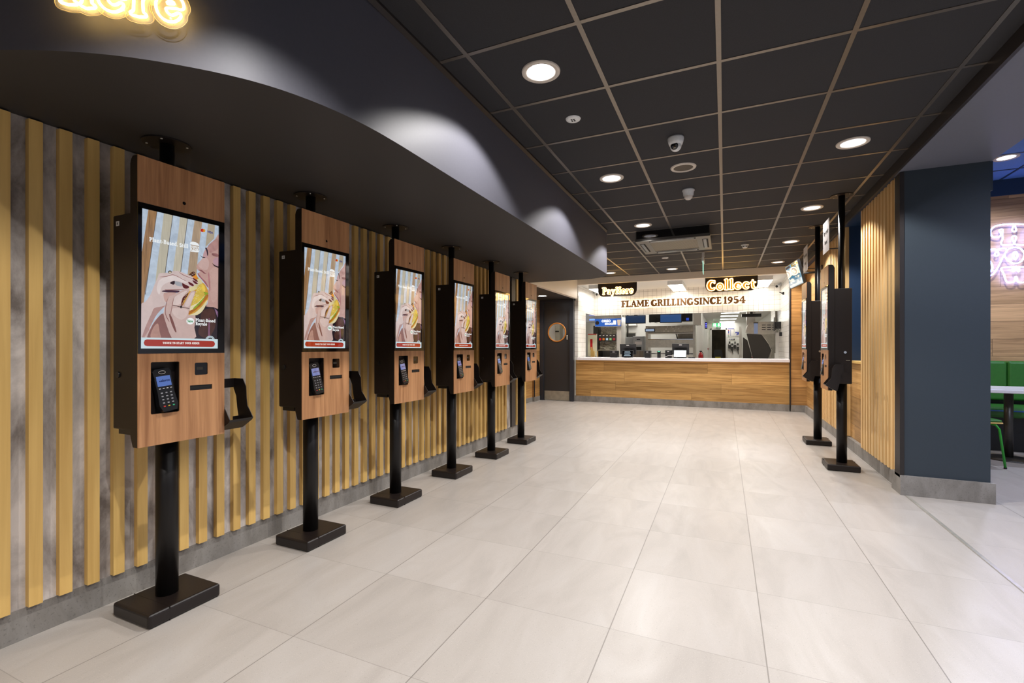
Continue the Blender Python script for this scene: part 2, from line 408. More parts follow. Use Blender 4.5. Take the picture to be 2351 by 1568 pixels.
# ------------------------------------------------------------------ lettering (drawn from strokes with a distance field)
def arc(cx, cy, rx, ry, a0, a1, w0, w1=None, wm=None, n=14):
    w1 = w0 if w1 is None else w1
    out = []
    for i in range(n + 1):
        t = i / n; a = R(a0 + (a1 - a0) * t)
        wv = w0 + (w1 - w0) * t
        if wm is not None: wv += (wm - (w0 + w1) / 2) * math.sin(PI * t)
        out.append((cx + rx * math.cos(a), cy + ry * math.sin(a), wv))
    return out
T1, T2 = 0.105, 0.055     # stem and hairline half widths
def stem(x, y0=0.05, y1=0.95, w=T1): return [(x, y0 + 0.03, w), (x, (y0 + y1) / 2, w * 0.92), (x, y1 - 0.03, w)]
def serif(x, y, h=0.17, w=0.045): return [(x - h, y, w), (x + h, y, w)]
G = {
 'F': (0.62, [stem(.22), serif(.2, .04), serif(.18, .95), [(.2, .95, .05), (.55, .95, .055), (.57, .8, .04)], [(.25, .52, .05), (.45, .52, .05)], [(.45, .42, .035), (.45, .62, .035)]]),
 'L': (0.66, [stem(.22), serif(.2, .04), serif(.22, .95), [(.2, .05, .05), (.55, .05, .06), (.59, .24, .04)]]),
 'A': (0.78, [[(.40, .93, .07), (.62, .08, .11)], [(.38, .93, .06), (.14, .06, .05)], serif(.13, .04, .12), serif(.64, .04, .13), [(.24, .33, .045), (.52, .33, .045)]]),
 'M': (0.98, [[(.18, .95, .05), (.16, .05, .05)], [(.19, .92, .09), (.47, .2, .07)], [(.47, .2, .05), (.74, .92, .07)], stem(.80, w=.1), serif(.15, .04, .12), serif(.80, .04, .14), serif(.14, .95, .1), serif(.84, .95, .11)]),
 'E': (0.66, [stem(.22), serif(.18, .04), serif(.18, .95), [(.2, .95, .05), (.52, .95, .055), (.55, .8, .04)], [(.2, .05, .05), (.55, .05, .06), (.58, .22, .04)], [(.25, .52, .05), (.44, .52, .05)], [(.45, .42, .035), (.45, .62, .035)]]),
 'G': (0.82, [arc(.44, .5, .29, .42, 45, 330, .05, .07, .15), [(.66, .95, .035), (.66, .74, .04)], [(.69, .38, .09), (.69, .1, .08)], [(.55, .42, .045), (.80, .42, .045)]]),
 'R': (0.80, [stem(.22), serif(.2, .04), serif(.18, .95), [(.2, .95, .05), (.42, .95, .06)], arc(.43, .73, .15, .21, 90, -90, .06, .05, .11), [(.42, .52, .05), (.25, .52, .045)], [(.46, .5, .07), (.64, .1, .1), (.76, .05, .05)]]),
 'I': (0.44, [stem(.22), serif(.22, .04, .15), serif(.22, .95, .15)]),
 'N': (0.86, [[(.18, .95, .05), (.17, .05, .05)], [(.17, .93, .09), (.68, .1, .1)], [(.71, .08, .05), (.71, .93, .05)], serif(.16, .04, .12), serif(.13, .95, .1), serif(.71, .95, .13)]),
 'S': (0.62, [arc(.31, .70, .18, .21, 30, 270, .06, .09, .1), arc(.31, .28, .19, .22, 90, -150, .09, .06, .12), [(.52, .95, .035), (.52, .76, .04)], [(.09, .05, .035), (.09, .24, .04)]]),
 'C': (0.78, [arc(.44, .5, .29, .42, 42, 318, .05, .07, .15), [(.66, .95, .035), (.66, .72, .045)]]),
 'O': (0.84, [arc(.42, .5, .27, .40, 0, 360, .1, .1, .12, 30)]),
 '1': (0.46, [stem(.26), serif(.26, .04, .16), [(.24, .9, .06), (.1, .8, .035)]]),
 '9': (0.70, [arc(.35, .66, .18, .24, 0, 360, .1, .1, .08, 26), [(.54, .66, .1), (.48, .3, .1), (.3, .1, .07), (.2, .08, .08)]]),
 '5': (0.66, [[(.18, .92, .06), (.5, .93, .07)], [(.17, .92, .045), (.15, .55, .045)], arc(.30, .33, .22, .24, 110, -130, .06, .08, .13), [(.15, .14, .08), (.16, .16, .08)]]),
 '4': (0.74, [[(.50, .93, .08), (.50, .08, .1)], serif(.50, .04, .14), [(.46, .93, .05), (.10, .34, .05)], [(.10, .33, .055), (.70, .33, .055)], [(.69, .28, .04), (.69, .4, .04)]]),
 'H': (0.90, [stem(.22), stem(.68), serif(.22, .04, .15), serif(.22, .95, .15), serif(.68, .04, .15), serif(.68, .95, .15), [(.25, .52, .06), (.65, .52, .06)]]),
 'P': (0.72, [stem(.22), serif(.22, .04, .15), serif(.18, .95), [(.2, .95, .05), (.42, .95, .06)], arc(.42, .70, .17, .23, 90, -90, .06, .05, .11), [(.42, .47, .05), (.25, .47, .045)]]),
 'h': (0.76, [stem(.20, .05, 1.0), serif(.2, .04, .14), serif(.13, .98, .07), arc(.38, .42, .18, .22, 150, 0, .06, .09), [(.57, .4, .1), (.57, .06, .1)], serif(.59, .04, .12)]),
 'e': (0.68, [arc(.34, .34, .22, .27, 15, 325, .09, .06, .11), [(.2, .36, .05), (.52, .40, .055)]]),
 'r': (0.56, [stem(.20, .05, .62), serif(.2, .04, .14), serif(.13, .62, .07), [(.25, .45, .06), (.36, .6, .07), (.46, .58, .09)]]),
 'a': (0.68, [arc(.30, .45, .16, .18, 160, 0, .08, .08), [(.47, .46, .1), (.47, .1, .1), (.58, .06, .05)], arc(.28, .2, .13, .13, 90, 350, .06, .08)]),
 'y': (0.70, [[(.16, .62, .08), (.36, .14, .09)], [(.56, .62, .05), (.36, .1, .06), (.24, -.18, .06), (.12, -.2, .08)], serif(.15, .63, .12), serif(.58, .63, .1)]),
 'o': (0.70, [arc(.35, .34, .21, .27, 0, 360, .1, .1, .1, 26)]),
 'l': (0.42, [stem(.21, .05, 1.02), serif(.21, .04, .14), serif(.14, 1.0, .07)]),
 'c': (0.64, [arc(.34, .34, .21, .27, 45, 320, .08, .06, .11), [(.50, .52, .09), (.49, .5, .09)]]),
 't': (0.50, [[(.22, .84, .05), (.22, .3, .1), (.26, .12, .1), (.40, .08, .06)], [(.08, .62, .05), (.42, .62, .05)]]),
 'n': (0.76, [stem(.20, .05, .62), serif(.2, .04, .13), serif(.13, .62, .07), arc(.38, .42, .18, .22, 150, 0, .06, .09), [(.57, .4, .1), (.57, .06, .1)], serif(.59, .04, .12)]),
 's': (0.56, [arc(.28, .47, .14, .14, 30, 270, .06, .08, .09), arc(.28, .19, .15, .14, 90, -150, .08, .06, .1)]),
 'd': (0.72, [arc(.30, .33, .19, .26, 60, 300, .08, .08, .1), [(.52, 1.0, .1), (.52, .08, .1)], serif(.44, .98, .07), serif(.58, .04, .09)]),
 'i': (0.42, [stem(.21, .05, .62), serif(.21, .04, .14), serif(.14, .62, .07), [(.21, .88, .10), (.215, .88, .10)]]),
 'w': (0.98, [[(.16, .62, .08), (.32, .1, .09)], [(.32, .1, .06), (.5, .6, .06)], [(.5, .6, .08), (.66, .1, .09)], [(.66, .1, .05), (.82, .62, .05)], serif(.15, .63, .12), serif(.83, .63, .1)]),
 '-': (0.42, [[(.1, .36, .075), (.32, .36, .075)]]),
 '.': (0.32, [[(.16, .1, .11), (.165, .1, .11)]]),
 'T': (0.78, [stem(.39), serif(.39, .04, .15), [(.1, .95, .05), (.68, .95, .05)], [(.09, .95, .04), (.09, .76, .04)], [(.69, .95, .04), (.69, .76, .04)]]),
 'U': (0.84, [[(.22, .93, .1), (.22, .3, .1)], arc(.44, .32, .22, .24, 180, 360, .1, .06), [(.66, .93, .055), (.66, .3, .055)], serif(.2, .95, .15), serif(.66, .95, .13)]),
 'D': (0.84, [stem(.22), serif(.18, .04, .13), serif(.18, .95, .13), arc(.36, .5, .30, .43, 90, -90, .05, .05, .13)]),
 'B': (0.78, [stem(.22), serif(.18, .04), serif(.18, .95), [(.2, .95, .05), (.42, .95, .05)], arc(.42, .74, .14, .2, 90, -90, .05, .05, .1), arc(.44, .29, .17, .24, 90, -90, .05, .05, .11), [(.25, .53, .045), (.44, .53, .045)], [(.2, .05, .05), (.44, .05, .05)]]),
 'K': (0.86, [stem(.22), serif(.2, .04, .14), serif(.2, .95, .14), [(.66, .92, .06), (.30, .48, .06)], [(.38, .56, .08), (.68, .08, .1)], serif(.66, .95, .11), serif(.70, .04, .13)]),
 'Y': (0.8, [[(.2, .92, .09), (.4, .5, .09)], [(.62, .92, .05), (.4, .5, .06)], [(.4, .5, .1), (.4, .08, .1)], serif(.17, .95, .12), serif(.64, .95, .12), serif(.4, .04, .15)]),
}
_gl = {}
def glyph(ch, grow=0.0, res=0.022):
    key = (ch, round(grow, 4))
    if key in _gl: return _gl[key]
    wdt, strokes = G[ch]
    xs = np.arange(-.25, wdt + .3, res); ys = np.arange(-.5, 1.35, res)
    X, Y = np.meshgrid(xs, ys, indexing='ij'); D = np.full(X.shape, 9.0)
    for st in strokes:
        for (ax, ay, aw), (bx, by, bw) in zip(st, st[1:]):
            dx, dy = bx - ax, by - ay; L = dx * dx + dy * dy + 1e-9
            t = np.clip(((X - ax) * dx + (Y - ay) * dy) / L, 0, 1)
            D = np.minimum(D, np.hypot(X - ax - t * dx, Y - ay - t * dy) - (aw + (bw - aw) * t))
    D = D - grow
    seg = {}
    def ip(i, j, k, l):
        a, b = D[i, j], D[k, l]; t = a / (a - b); return (xs[i] + (xs[k] - xs[i]) * t, ys[j] + (ys[l] - ys[j]) * t)
    nx, ny = D.shape
    ins = D < 0
    for i in range(nx - 1):
        col = ins[i:i + 2]
        for j in range(ny - 1):
            c = (ins[i, j], ins[i + 1, j], ins[i + 1, j + 1], ins[i, j + 1])
            s4 = sum(c)
            if s4 in (0, 4): continue
            E = {0: ((i, j), (i + 1, j)), 1: ((i + 1, j), (i + 1, j + 1)), 2: ((i + 1, j + 1), (i, j + 1)), 3: ((i, j + 1), (i, j))}
            cross = [k for k in range(4) if c[k] != c[(k + 1) % 4]]
            outs = [k for k in cross if c[k]]; ints = [k for k in cross if not c[k]]
            for a in outs:
                b = ints[0] if len(ints) == 1 else min(ints, key=lambda q: (q - a) % 4)
                ka = tuple(sorted(E[a])); kb = tuple(sorted(E[b])); seg[ka] = kb
    loops = []
    while seg:
        k0 = next(iter(seg)); lp = []; k = k0
        while k in seg:
            (i, j), (p, q) = k; lp.append(ip(i, j, p, q)); k = seg.pop(k)
        if len(lp) > 6:
            lp = lp[::2]
            n = len(lp)
            lp = [((lp[q - 1][0] + 2 * lp[q][0] + lp[(q + 1) % n][0]) / 4, (lp[q - 1][1] + 2 * lp[q][1] + lp[(q + 1) % n][1]) / 4) for q in range(n)]
            loops.append(lp)
    def area(l): return sum(a[0] * b[1] - b[0] * a[1] for a, b in zip(l, l[1:] + l[:1])) / 2
    loops.sort(key=lambda l: -abs(area(l)))
    _gl[key] = (wdt, loops); return _gl[key]
def layout(text, space=0.35, track=0.0):
    x = 0; out = []
    for ch in text:
        if ch == ' ': x += space; continue
        out.append((ch, x)); x += G[ch][0] + track
    return out, x
def frame(o, ux, uz=(0, 0, 1)):
    o, ux, uz = Vector(o), Vector(ux), Vector(uz)
    nrm = ux.normalized().cross(uz.normalized())      # points away from the wall towards the reader
    return lambda p, d=0.0: o + ux * p[0] + uz * p[1] + nrm * d

def font_mesh(text, size, bold=0.0, align='CENTER', sx=1.0):
    cu = bpy.data.curves.new('t', 'FONT'); cu.body = text; cu.size = size; cu.offset = bold; cu.align_x = align; cu.align_y = 'CENTER'; cu.resolution_u = 3
    ob = bpy.data.objects.new('t', cu); COL.objects.link(ob)
    dg = bpy.context.evaluated_depsgraph_get(); me = bpy.data.meshes.new_from_object(ob.evaluated_get(dg))
    vs = [(v.co.x * sx, v.co.y) for v in me.vertices]; fs = [tuple(p.vertices) for p in me.polygons]
    bpy.data.objects.remove(ob); bpy.data.curves.remove(cu); bpy.data.meshes.remove(me)
    return vs, fs
def slab_text(mb, text, width, height, to3, align='LEFT', grow=0.0):
    out, W = layout(text, 0.38)
    def area(l): return sum(a[0] * b[1] - b[0] * a[1] for a, b in zip(l, l[1:] + l[:1])) / 2
    x0 = 0 if align == 'LEFT' else -width / 2
    for ch, x in out:
        loops = glyph(ch, grow)[1]; sg = area(loops[0]) > 0
        outer = [l for l in loops if (area(l) > 0) == sg]; holes = [l for l in loops if (area(l) > 0) != sg and len(l) > 4]
        f = lambda p: (x0 + (p[0] + x) * width / W, p[1] * height)
        for i, o_ in enumerate(outer): mb.fill([[f(p) for p in o_]] + ([[f(p) for p in h] for h in holes] if i == 0 else []), to3)
def put_text(mb, text, size, to3, bold=0.0, align='CENTER', sx=1.0):
    vs, fs = font_mesh(text, size, bold, align, sx)
    V = [mb.bm.verts.new(to3(p)) for p in vs]
    for f in fs:
        try: mb._tag([mb.bm.faces.new([V[i] for i in f])])
        except ValueError: pass
def smooth_loop(pts, k=4, closed=True):
    n = len(pts); out = []
    rng = range(n) if closed else range(n - 1)
    for i in rng:
        P = [pts[(i + d) % n] if closed else pts[min(max(i + d, 0), n - 1)] for d in (-1, 0, 1, 2)]
        for q in range(k):
            t = q / k
            out.append(tuple(0.5 * ((2 * P[1][c]) + (-P[0][c] + P[2][c]) * t + (2 * P[0][c] - 5 * P[1][c] + 4 * P[2][c] - P[3][c]) * t * t + (-P[0][c] + 3 * P[1][c] - 3 * P[2][c] + P[3][c]) * t ** 3) for c in range(2)))
    if not closed: out.append(tuple(pts[-1][:2]))
    return out

# ================================================================== SETTING
struct(box('floor', M['floor'], -6, -4, -0.1, 9.5, 22, 0))

# --- left wall with slats
wl = struct(box('wall_left', M['conc_wall'], -3.97, -4, 0, -2.658, 6.35, CZ))
m = MB()
for k in range(-48, 49):
    y1 = 0.912 + 0.0995 * k
    if y1 > 5.72: break
    m.box(-2.662, y1 - 0.045, 0.135, -2.630, y1, SOF - 0.008)
for y1 in (6.06, 6.16, 6.26, 6.35): m.box(-2.662, y1 - 0.045, 0.135, -2.630, y1, SOF - 0.008)
tag(m.build('slat_cladding', M['slat'], wl), 'pale oak vertical slats')
box('black_column', M['trim_black'], -2.675, 5.86, 0.13, -2.635, 5.985, SOF - 0.003, wl)
struct(MB().box(-2.675, -4, 0, -2.655, 6.36, 0.13).build('baseboard_left', M['conc_skirt']))
o = box('trim_1', M['steel'], -2.656, 5.86, 0, -2.650, 5.872, 0.135); struct(o)

# --- charcoal bulkhead with a rounded end, soffit below it
near = [(-1.40, 1.85), (-1.41, 1.62), (-1.45, 1.40), (-1.53, 1.20), (-1.66, 1.03), (-1.84, 0.87), (-2.08, 0.735), (-2.38, 0.63), (-2.80, 0.56)]
near = smooth_loop(near, 4, False)
far = [(-1.80 + 0.40 * math.cos(R(a)), 6.10 + 0.40 * math.sin(R(a))) for a in range(0, 91, 9)]
poly = near[::-1] + far + [(-2.80, 6.50)]
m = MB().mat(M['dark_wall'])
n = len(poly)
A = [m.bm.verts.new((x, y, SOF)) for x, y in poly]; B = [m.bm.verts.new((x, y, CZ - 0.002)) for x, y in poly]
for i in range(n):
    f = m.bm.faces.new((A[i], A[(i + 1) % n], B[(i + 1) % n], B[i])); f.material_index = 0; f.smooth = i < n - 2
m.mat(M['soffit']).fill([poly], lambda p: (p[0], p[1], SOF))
bh = struct(m.build('wall_bulkhead', fix=False))
for e in bh.data.edges: pass
struct(MB().prism([(-1.399, CZ - .035), (-1.385, CZ - .014), (-1.385, CZ - .001), (-1.41, CZ - .001)], 1.6, 6.1, 'Y').build('trim_2', M['trim_black']))

# --- tiled ceiling: mineral tiles, recessed openings for the downlights, bars
gx = [-3.0, -2.426, -1.826, -1.226, -0.626, -0.026, 0.574, 1.174, 1.285]
gy = [-4.0] + [2.152 + 0.6 * k for k in range(-10, 14)] + [10.2]
m = MB().mat(M['ceil_tile'])
HR = 0.078
def tile_with_hole(m, x0, y0, x1, y1, z, r, n=32):
    cx, cy = (x0 + x1) / 2, (y0 + y1) / 2; I = []; O = []
    for i in range(n):
        a = 2 * PI * (i + 0.5) / n; c, s_ = math.cos(a), math.sin(a); k = max(abs(c), abs(s_))
        I.append(m.bm.verts.new((cx + r * c, cy + r * s_, z)))
        O.append(m.bm.verts.new((cx + (x1 - x0) / 2 * c / k, cy + (y1 - y0) / 2 * s_ / k, z)))
    for i in range(n): m._tag([m.bm.faces.new((I[i], I[(i + 1) % n], O[(i + 1) % n], O[i]))])
    # corners
    for sx, sy in ((1, 1), (-1, 1), (-1, -1), (1, -1)):
        cn = (cx + sx * (x1 - x0) / 2, cy + sy * (y1 - y0) / 2)
        near2 = sorted(range(n), key=lambda i: (O[i].co.x - cn[0]) ** 2 + (O[i].co.y - cn[1]) ** 2)[:2]
        m._tag([m.bm.faces.new((O[near2[0]], O[near2[1]], m.bm.verts.new((cn[0], cn[1], z))))])
for i in range(len(gx) - 1):
    for j in range(len(gy) - 1):
        x0, x1, y0, y1 = gx[i], gx[i + 1], gy[j], gy[j + 1]
        if y1 - y0 < 1e-6: continue
        if any(abs((x0 + x1) / 2 - a) < .05 and abs((y0 + y1) / 2 - b) < .05 for a, b in DL_ROWS):
            tile_with_hole(m, x0, y0, x1, y1, CZ, HR)
        else: m.face([(x0, y0, CZ), (x0, y1, CZ), (x1, y1, CZ), (x1, y0, CZ)])
ceil = struct(m.build('ceiling', fix=False))
m = MB()
for x in gx[1:-1]: m.box(x - .012, -4, CZ - .004, x + .012, 10.2, CZ + .01)
for y in gy[1:-1]: m.box(-3.0, y - .0115, CZ - .003, 1.285, y + .0115, CZ + .01)
tag(m.build('ceiling_bars', M['tbar'], ceil), 'dark metal grid bars')
struct(box('roof_slab', M['void'], -4.2, -4, CZ + .25, 1.29, 10.3, CZ + .3)); bpy.data.objects['roof_slab'].name = 'ceiling_slab'

# --- beam and edge on the right
struct(box('wall_beam', M['beam'], 1.305, -4, 2.665, 1.90, 5.0, 3.38))
struct(box('trim_3', M['trim_black'], 1.285, -4, 2.652, 1.305, 10.2, 2.755))
struct(box('wall_beam_far', M['navy_dark'], 1.305, 5.0, 2.68, 1.90, 10.3, 3.38))

# --- blue pillar
pl = struct(box('wall_pillar', M['navy'], 1.35, 4.88, 0.0, 1.89, 5.06, 2.668))
box('black_corner_strip', M['trim_black'], 1.322, 4.872, 0.14, 1.352, 5.0, 2.655, pl)
box('stone_skirting', M['conc_skirt'], 1.322, 4.855, 0, 1.912, 5.08, 0.16, pl)
box('upper_return', M['navy'], 1.89, 4.9, 2.44, 1.912, 5.06, 2.668, pl)

# --- right wall, with the opening over a low part
m = MB().mat(M['plank_y'])
m.box(1.40, 5.0, 0, 1.88, 6.24, 2.68).box(1.40, 6.24, 0, 1.88, 6.93, 1.03).box(1.40, 6.93, 0, 1.88, 10.6, 2.68)
wr = struct(m.build('wall_right', None))
box('blue_jamb', M['navy_dark'], 1.385, 6.905, 1.03, 1.885, 6.93, 2.68, wr)
box('blue_jamb', M['navy_dark'], 1.402, 6.24, 1.03, 1.885, 6.262, 2.68, wr)
box('oak_sill', M['slat'], 1.375, 6.24, 1.03, 1.89, 6.93, 1.055, wr)
m = MB()
for k in range(12):
    y0 = 5.055 + 0.0995 * k; m.box(1.345, y0, 0.135, 1.402, y0 + 0.05, 2.70)
for k in range(18):
    y0 = 6.935 + 0.0995 * k; m.box(1.345, y0, 0.135, 1.402, y0 + 0.05, 2.70)
tag(m.build('slat_cladding', M['slat_right'], wr), 'pale oak vertical slats')
struct(box('baseboard_right', M['conc_skirt'], 1.362, 5.08, 0, 1.40, 10.3, 0.13))
struct(box('trim_4', M['steel'], 1.352, -3.9, 0.0, 1.372, 4.85, 0.003))

# --- oak pier at the right end of the counter
pr = struct(box('wall_pier', M['plank_pier'], 1.145, 10.28, 0.13, 1.40, 10.6, CZ))
box('stone_skirting', M['conc_skirt'], 1.145, 10.27, 0, 1.40, 10.6, 0.13, pr)
box('black_edge_strip', M['trim_black'], 1.126, 10.26, 0.13, 1.145, 10.4, CZ, pr)

# --- fascia above the counter, side face, recess by the door
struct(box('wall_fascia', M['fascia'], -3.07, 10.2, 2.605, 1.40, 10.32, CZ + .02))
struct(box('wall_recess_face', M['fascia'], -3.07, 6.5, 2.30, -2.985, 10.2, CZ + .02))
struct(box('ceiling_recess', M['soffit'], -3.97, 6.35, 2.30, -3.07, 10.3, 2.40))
struct(box('wall_recess_left', M['plank_y'], -4.05, 6.35, 0, -3.93, 10.3, 2.30))
m = MB().mat(M['plank_pier']).box(-3.93, 9.86, 0.10, -3.885, 10.24, 2.30)
struct(m.build('wall_recess_pier', None))
box('black_edge_strip', M['trim_black'], -3.887, 9.85, 0.10, -3.878, 9.90, 2.30, bpy.data.objects['wall_recess_pier'])
struct(MB().box(-3.93, 6.35, 0, -3.915, 9.85, 0.10).box(-3.93, 9.84, 0, -3.872, 10.24, 0.10).build('baseboard_recess', M['conc_skirt']))
# door wall
struct(MB().mat(M['doorframe']).box(-3.97, 10.30, 0, -3.88, 10.4, 2.3).box(-3.89, 10.3, 2.27, -3.06, 10.4, 2.3).build('wall_door', None))
dr = struct(thing('door_1', None, None)); 
m = MB().mat(M['door']); cx, cz, r = -3.475, 1.555, 0.205
hole = [(cx + r * math.cos(2 * PI * i / 40), cz + r * math.sin(2 * PI * i / 40)) for i in range(40)]
m.prism([(-3.79, 0.012), (-3.165, 0.012), (-3.165, 2.235), (-3.79, 2.235)], 10.235, 10.28, 'Y', holes=[hole])
m.build('door_leaf', None, dr)
MB().box(-3.875, 10.2, 0, -3.79, 10.3, 2.295).box(-3.165, 10.2, 0, -3.082, 10.3, 2.295).box(-3.79, 10.2, 2.235, -3.165, 10.3, 2.295).build('door_frame', M['doorframe'], dr)
MB().tube([(cx + (r + .002) * math.cos(2 * PI * i / 40), 10.234, cz + (r + .002) * math.sin(2 * PI * i / 40)) for i in range(40)], 0.016, 8, True).build('porthole_ring', M['brass'], dr)
gt = NT('clear_glass'); gt.b.inputs['Transmission Weight'].default_value = 1; gt.b.inputs['Roughness'].default_value = 0.02; gt.b.inputs['IOR'].default_value = 1.45
M['glass'] = gt.m
MB().mat(M['glass']).cyl((cx, 10.255, cz), (cx, 10.259, cz), r - .002, n=40).build('porthole_glass', None, dr)
box('kick_plate', M['steel_dull'], -3.775, 10.228, 0.015, -3.18, 10.236, 0.22, dr, 0.002)
MB().box(-3.245, 10.222, 1.385, -3.215, 10.236, 1.49, 0.006).build('lock_plate', M['steel'], dr)
MB().box(-3.238, 10.21, 1.40, -3.222, 10.224, 1.43, 0.004).build('thumb_turn', M['steel'], dr)
# corridor seen through the porthole
struct(box('wall_corridor_end', M['white'], -5.2, 13.4, 0, -3.9, 13.5, 2.4))
struct(box('wall_corridor_left', M['white'], -5.3, 10.4, 0, -5.2, 13.4, 2.4))
struct(box('ceiling_corridor', M['white'], -5.3, 10.4, 2.4, -3.82, 13.5, 2.5))
struct(box('wall_front_door_left', M['white'], -5.3, 10.3, 0, -3.97, 10.4, 2.5))
def _cb(px0, py0, px1, py1, Y): a, b = atY(px0, py0, Y), atY(px1, py1, Y); return a[0], a[2], b[0], b[2]
t = thing('tall_locker', 'grey brown tall locker seen through the round door window', 'locker', (-4.55, 13.2, 0))
a = _cb(1270, 747, 1285, 790, 13.1)
MB().mat(M['steel_dull']).box(a[0] - t.location.x, -.1, 0, a[2] - t.location.x, .18, a[1]).build('locker_body', None, t)
MB().box(a[0] - t.location.x + .02, -.104, a[1] - .2, a[2] - t.location.x - .02, -.1, a[1] - .16).build('vent_strip', M['void'], t)
t = thing('safety_notice', 'yellow and white notice seen through the round door window', 'notice', (-4.3, 13.38, 1.5))
a = _cb(1286, 749, 1293, 755, 13.37); b = _cb(1286, 755, 1293, 762, 13.37)
MB().mat(paint('yellow_notice', '#d8b428', .5)).box(a[0] - t.location.x, 0, a[3] - 1.5, a[2] - t.location.x, .015, a[1] - 1.5).mat(M['paper'] if 'paper' in M else M['white']).box(b[0] - t.location.x, 0, b[3] - 1.5, b[2] - t.location.x, .015, b[1] - 1.5).build('notice_face', None, t)
point_light('corridor_lamp', (-4.3, 11.6, 2.3), 28, (1, .97, .9), 0.15)

# --- tiled counter bay
m = MB().mat(M['tile_y']).box(-3.10, 10.36, 0.99, -3.0, 10.95, 2.62).box(-3.10, 10.95, 2.02, -3.0, 11.80, 2.62)
struct(m.build('wall_bay_left', None))
struct(MB().mat(M['tile_x']).box(-3.085, 10.325, 0.93, -3.0, 10.36, 2.605).build('wall_bay_edge', None))
struct(MB().mat(M['tile_y']).box(1.125, 10.4, 0, 1.20, 14.2, 2.62).build('wall_bay_right', None))
struct(MB().mat(M['tile_x']).box(-3.0, 11.80, 2.015, 1.125, 11.93, 2.62).build('wall_header', None))
struct(box('ceiling_bay', M['white'], -3.1, 10.32, 2.62, 1.2, 11.93, 2.70))
struct(box('ceiling_kitchen', M['white'], -4.6, 11.93, 2.24, 1.3, 21.2, 2.34))
struct(box('wall_kitchen_left', M['white'], -4.6, 10.95, 0, -4.5, 14.2, 2.34))
struct(box('wall_kitchen_back', M['white'], -4.6, 14.2, 0, -0.62, 14.3, 2.34))
struct(box('wall_kitchen_passage', M['white'], -0.70, 14.3, 0, -0.62, 21.0, 2.34))
struct(box('wall_kitchen_right', M['white'], 1.25, 14.2, 0, 1.33, 21.0, 2.34))
x0, _, zt = atY(1634, 757, 21.0); x1 = atY(1666, 757, 21.0)[0]
m = MB().mat(M['white']).box(-0.7, 21.0, 0, x0, 21.1, 2.34).box(x1, 21.0, 0, 1.33, 21.1, 2.34).box(x0, 21.0, zt, x1, 21.1, 2.34)
struct(m.build('wall_kitchen_end', None))
struct(MB().box(x0 - .4, 21.8, 0, x1 + .4, 21.9, 2.34).box(x0 - .45, 21.1, 0, x0 - .4, 21.9, 2.34).box(x1 + .4, 21.1, 0, x1 + .45, 21.9, 2.34).build('wall_back_store', M['store']))
struct(MB().box(x0 - .05, 20.97, 0, x0, 21.0, zt + .05).box(x1, 20.97, 0, x1 + .05, 21.0, zt + .05).box(x0 - .05, 20.97, zt, x1 + .05, 21.0, zt + .05).build('door_2', M['paper']))

# --- dining room beyond the pillar
struct(box('wall_dining_back', M['plank_dining'], 1.9, 7.95, 0, 7.0, 8.1, 3.12))
struct(box('wall_dining_band', M['navy_dark'], 1.9, 7.93, 3.12, 7.0, 8.1, 3.34))
struct(box('wall_dining_right', M['white'], 7.0, -4, 0, 7.1, 8.1, 3.4))
m = MB().mat(M['neon_tinted_ceil']).box(1.9, -4, 3.32, 7.1, 8.1, 3.40)
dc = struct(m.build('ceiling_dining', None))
m = MB()
for k in range(9): m.box(1.95 + .6 * k, -4, 3.315, 1.974 + .6 * k, 7.95, 3.322)
for k in range(20): m.box(1.9, -3.9 + .6 * k, 3.316, 7.0, -3.876 + .6 * k, 3.322)
m.build('ceiling_bars', M['navy_dark'], dc)
struct(MB().box(-4, -4.1, 0, -2.6, -4, 3.4).box(-2.6, -4.1, 2.5, 6.6, -4, 3.4).box(6.6, -4.1, 0, 7.1, -4, 3.4).box(1.3, -4.1, 0, 1.9, -4, 2.5).build('wall_rear', M['white']))
o = struct(thing('fill_opening_1', None, None, (-0.65, -4.05, 0)))  # unseen opening added behind the camera so world light fills the room
m = MB()
for x in (-1.95, -.65, .65, 1.9): m.box(x - .03, -.04, 0, x + .03, .04, 2.5)
m.box(-1.95, -.04, 0, 1.95, .04, .08).box(-1.95, -.04, 2.42, 1.95, .04, 2.5).build('fill_opening_frame', M['doorframe'], o)

# ================================================================== LIGHT FITTINGS
def flat_downlight(x, y, z, label, power):
    t = thing('downlight', label, 'ceiling light', (x, y, z), 0, 'low ceiling downlights')
    MB().lathe([(0.082, -0.006), (0.10, -0.008), (0.106, 0.0)], n=36).build('trim_ring', M['trim_ring'], t)
    MB().lathe([(0.0, -0.005), (0.083, -0.005)], n=32).build('lamp', M['led'], t, fix=False)
    point_light('downlight_beam', (x, y, z - 0.03), power, DL_COL, 0.06, 150, 0.5)
def downlight(x, y, z=CZ, label='', power=DL_POWER, lens=False, group='ceiling downlights', color=DL_COL):
    t = thing('downlight', label, 'ceiling light', (x, y, z), 0, group)
    MB().lathe([(0.076, 0.0), (0.079, -0.006), (0.100, -0.010), (0.106, -0.006), (0.107, 0.0)], n=40).build('trim_ring', M['trim_ring'], t)
    MB().lathe([(0.076, -0.002), (0.070, 0.018), (0.058, 0.036), (0.052, 0.046)], n=40).build('reflector', M['reflector'], t)
    MB().lathe([(0.0, 0.046), (0.053, 0.046)], n=32).build('lamp', M['led'], t, fix=False)
    MB().lathe([(0.078, 0.001), (0.078, 0.06), (0.0, 0.06)], n=32).build('housing', M['steel_dull'], t)
    point_light('downlight_beam', (x, y, z + 0.034), power, color, 0.02, 126, 0.3)
    return t
labs = []
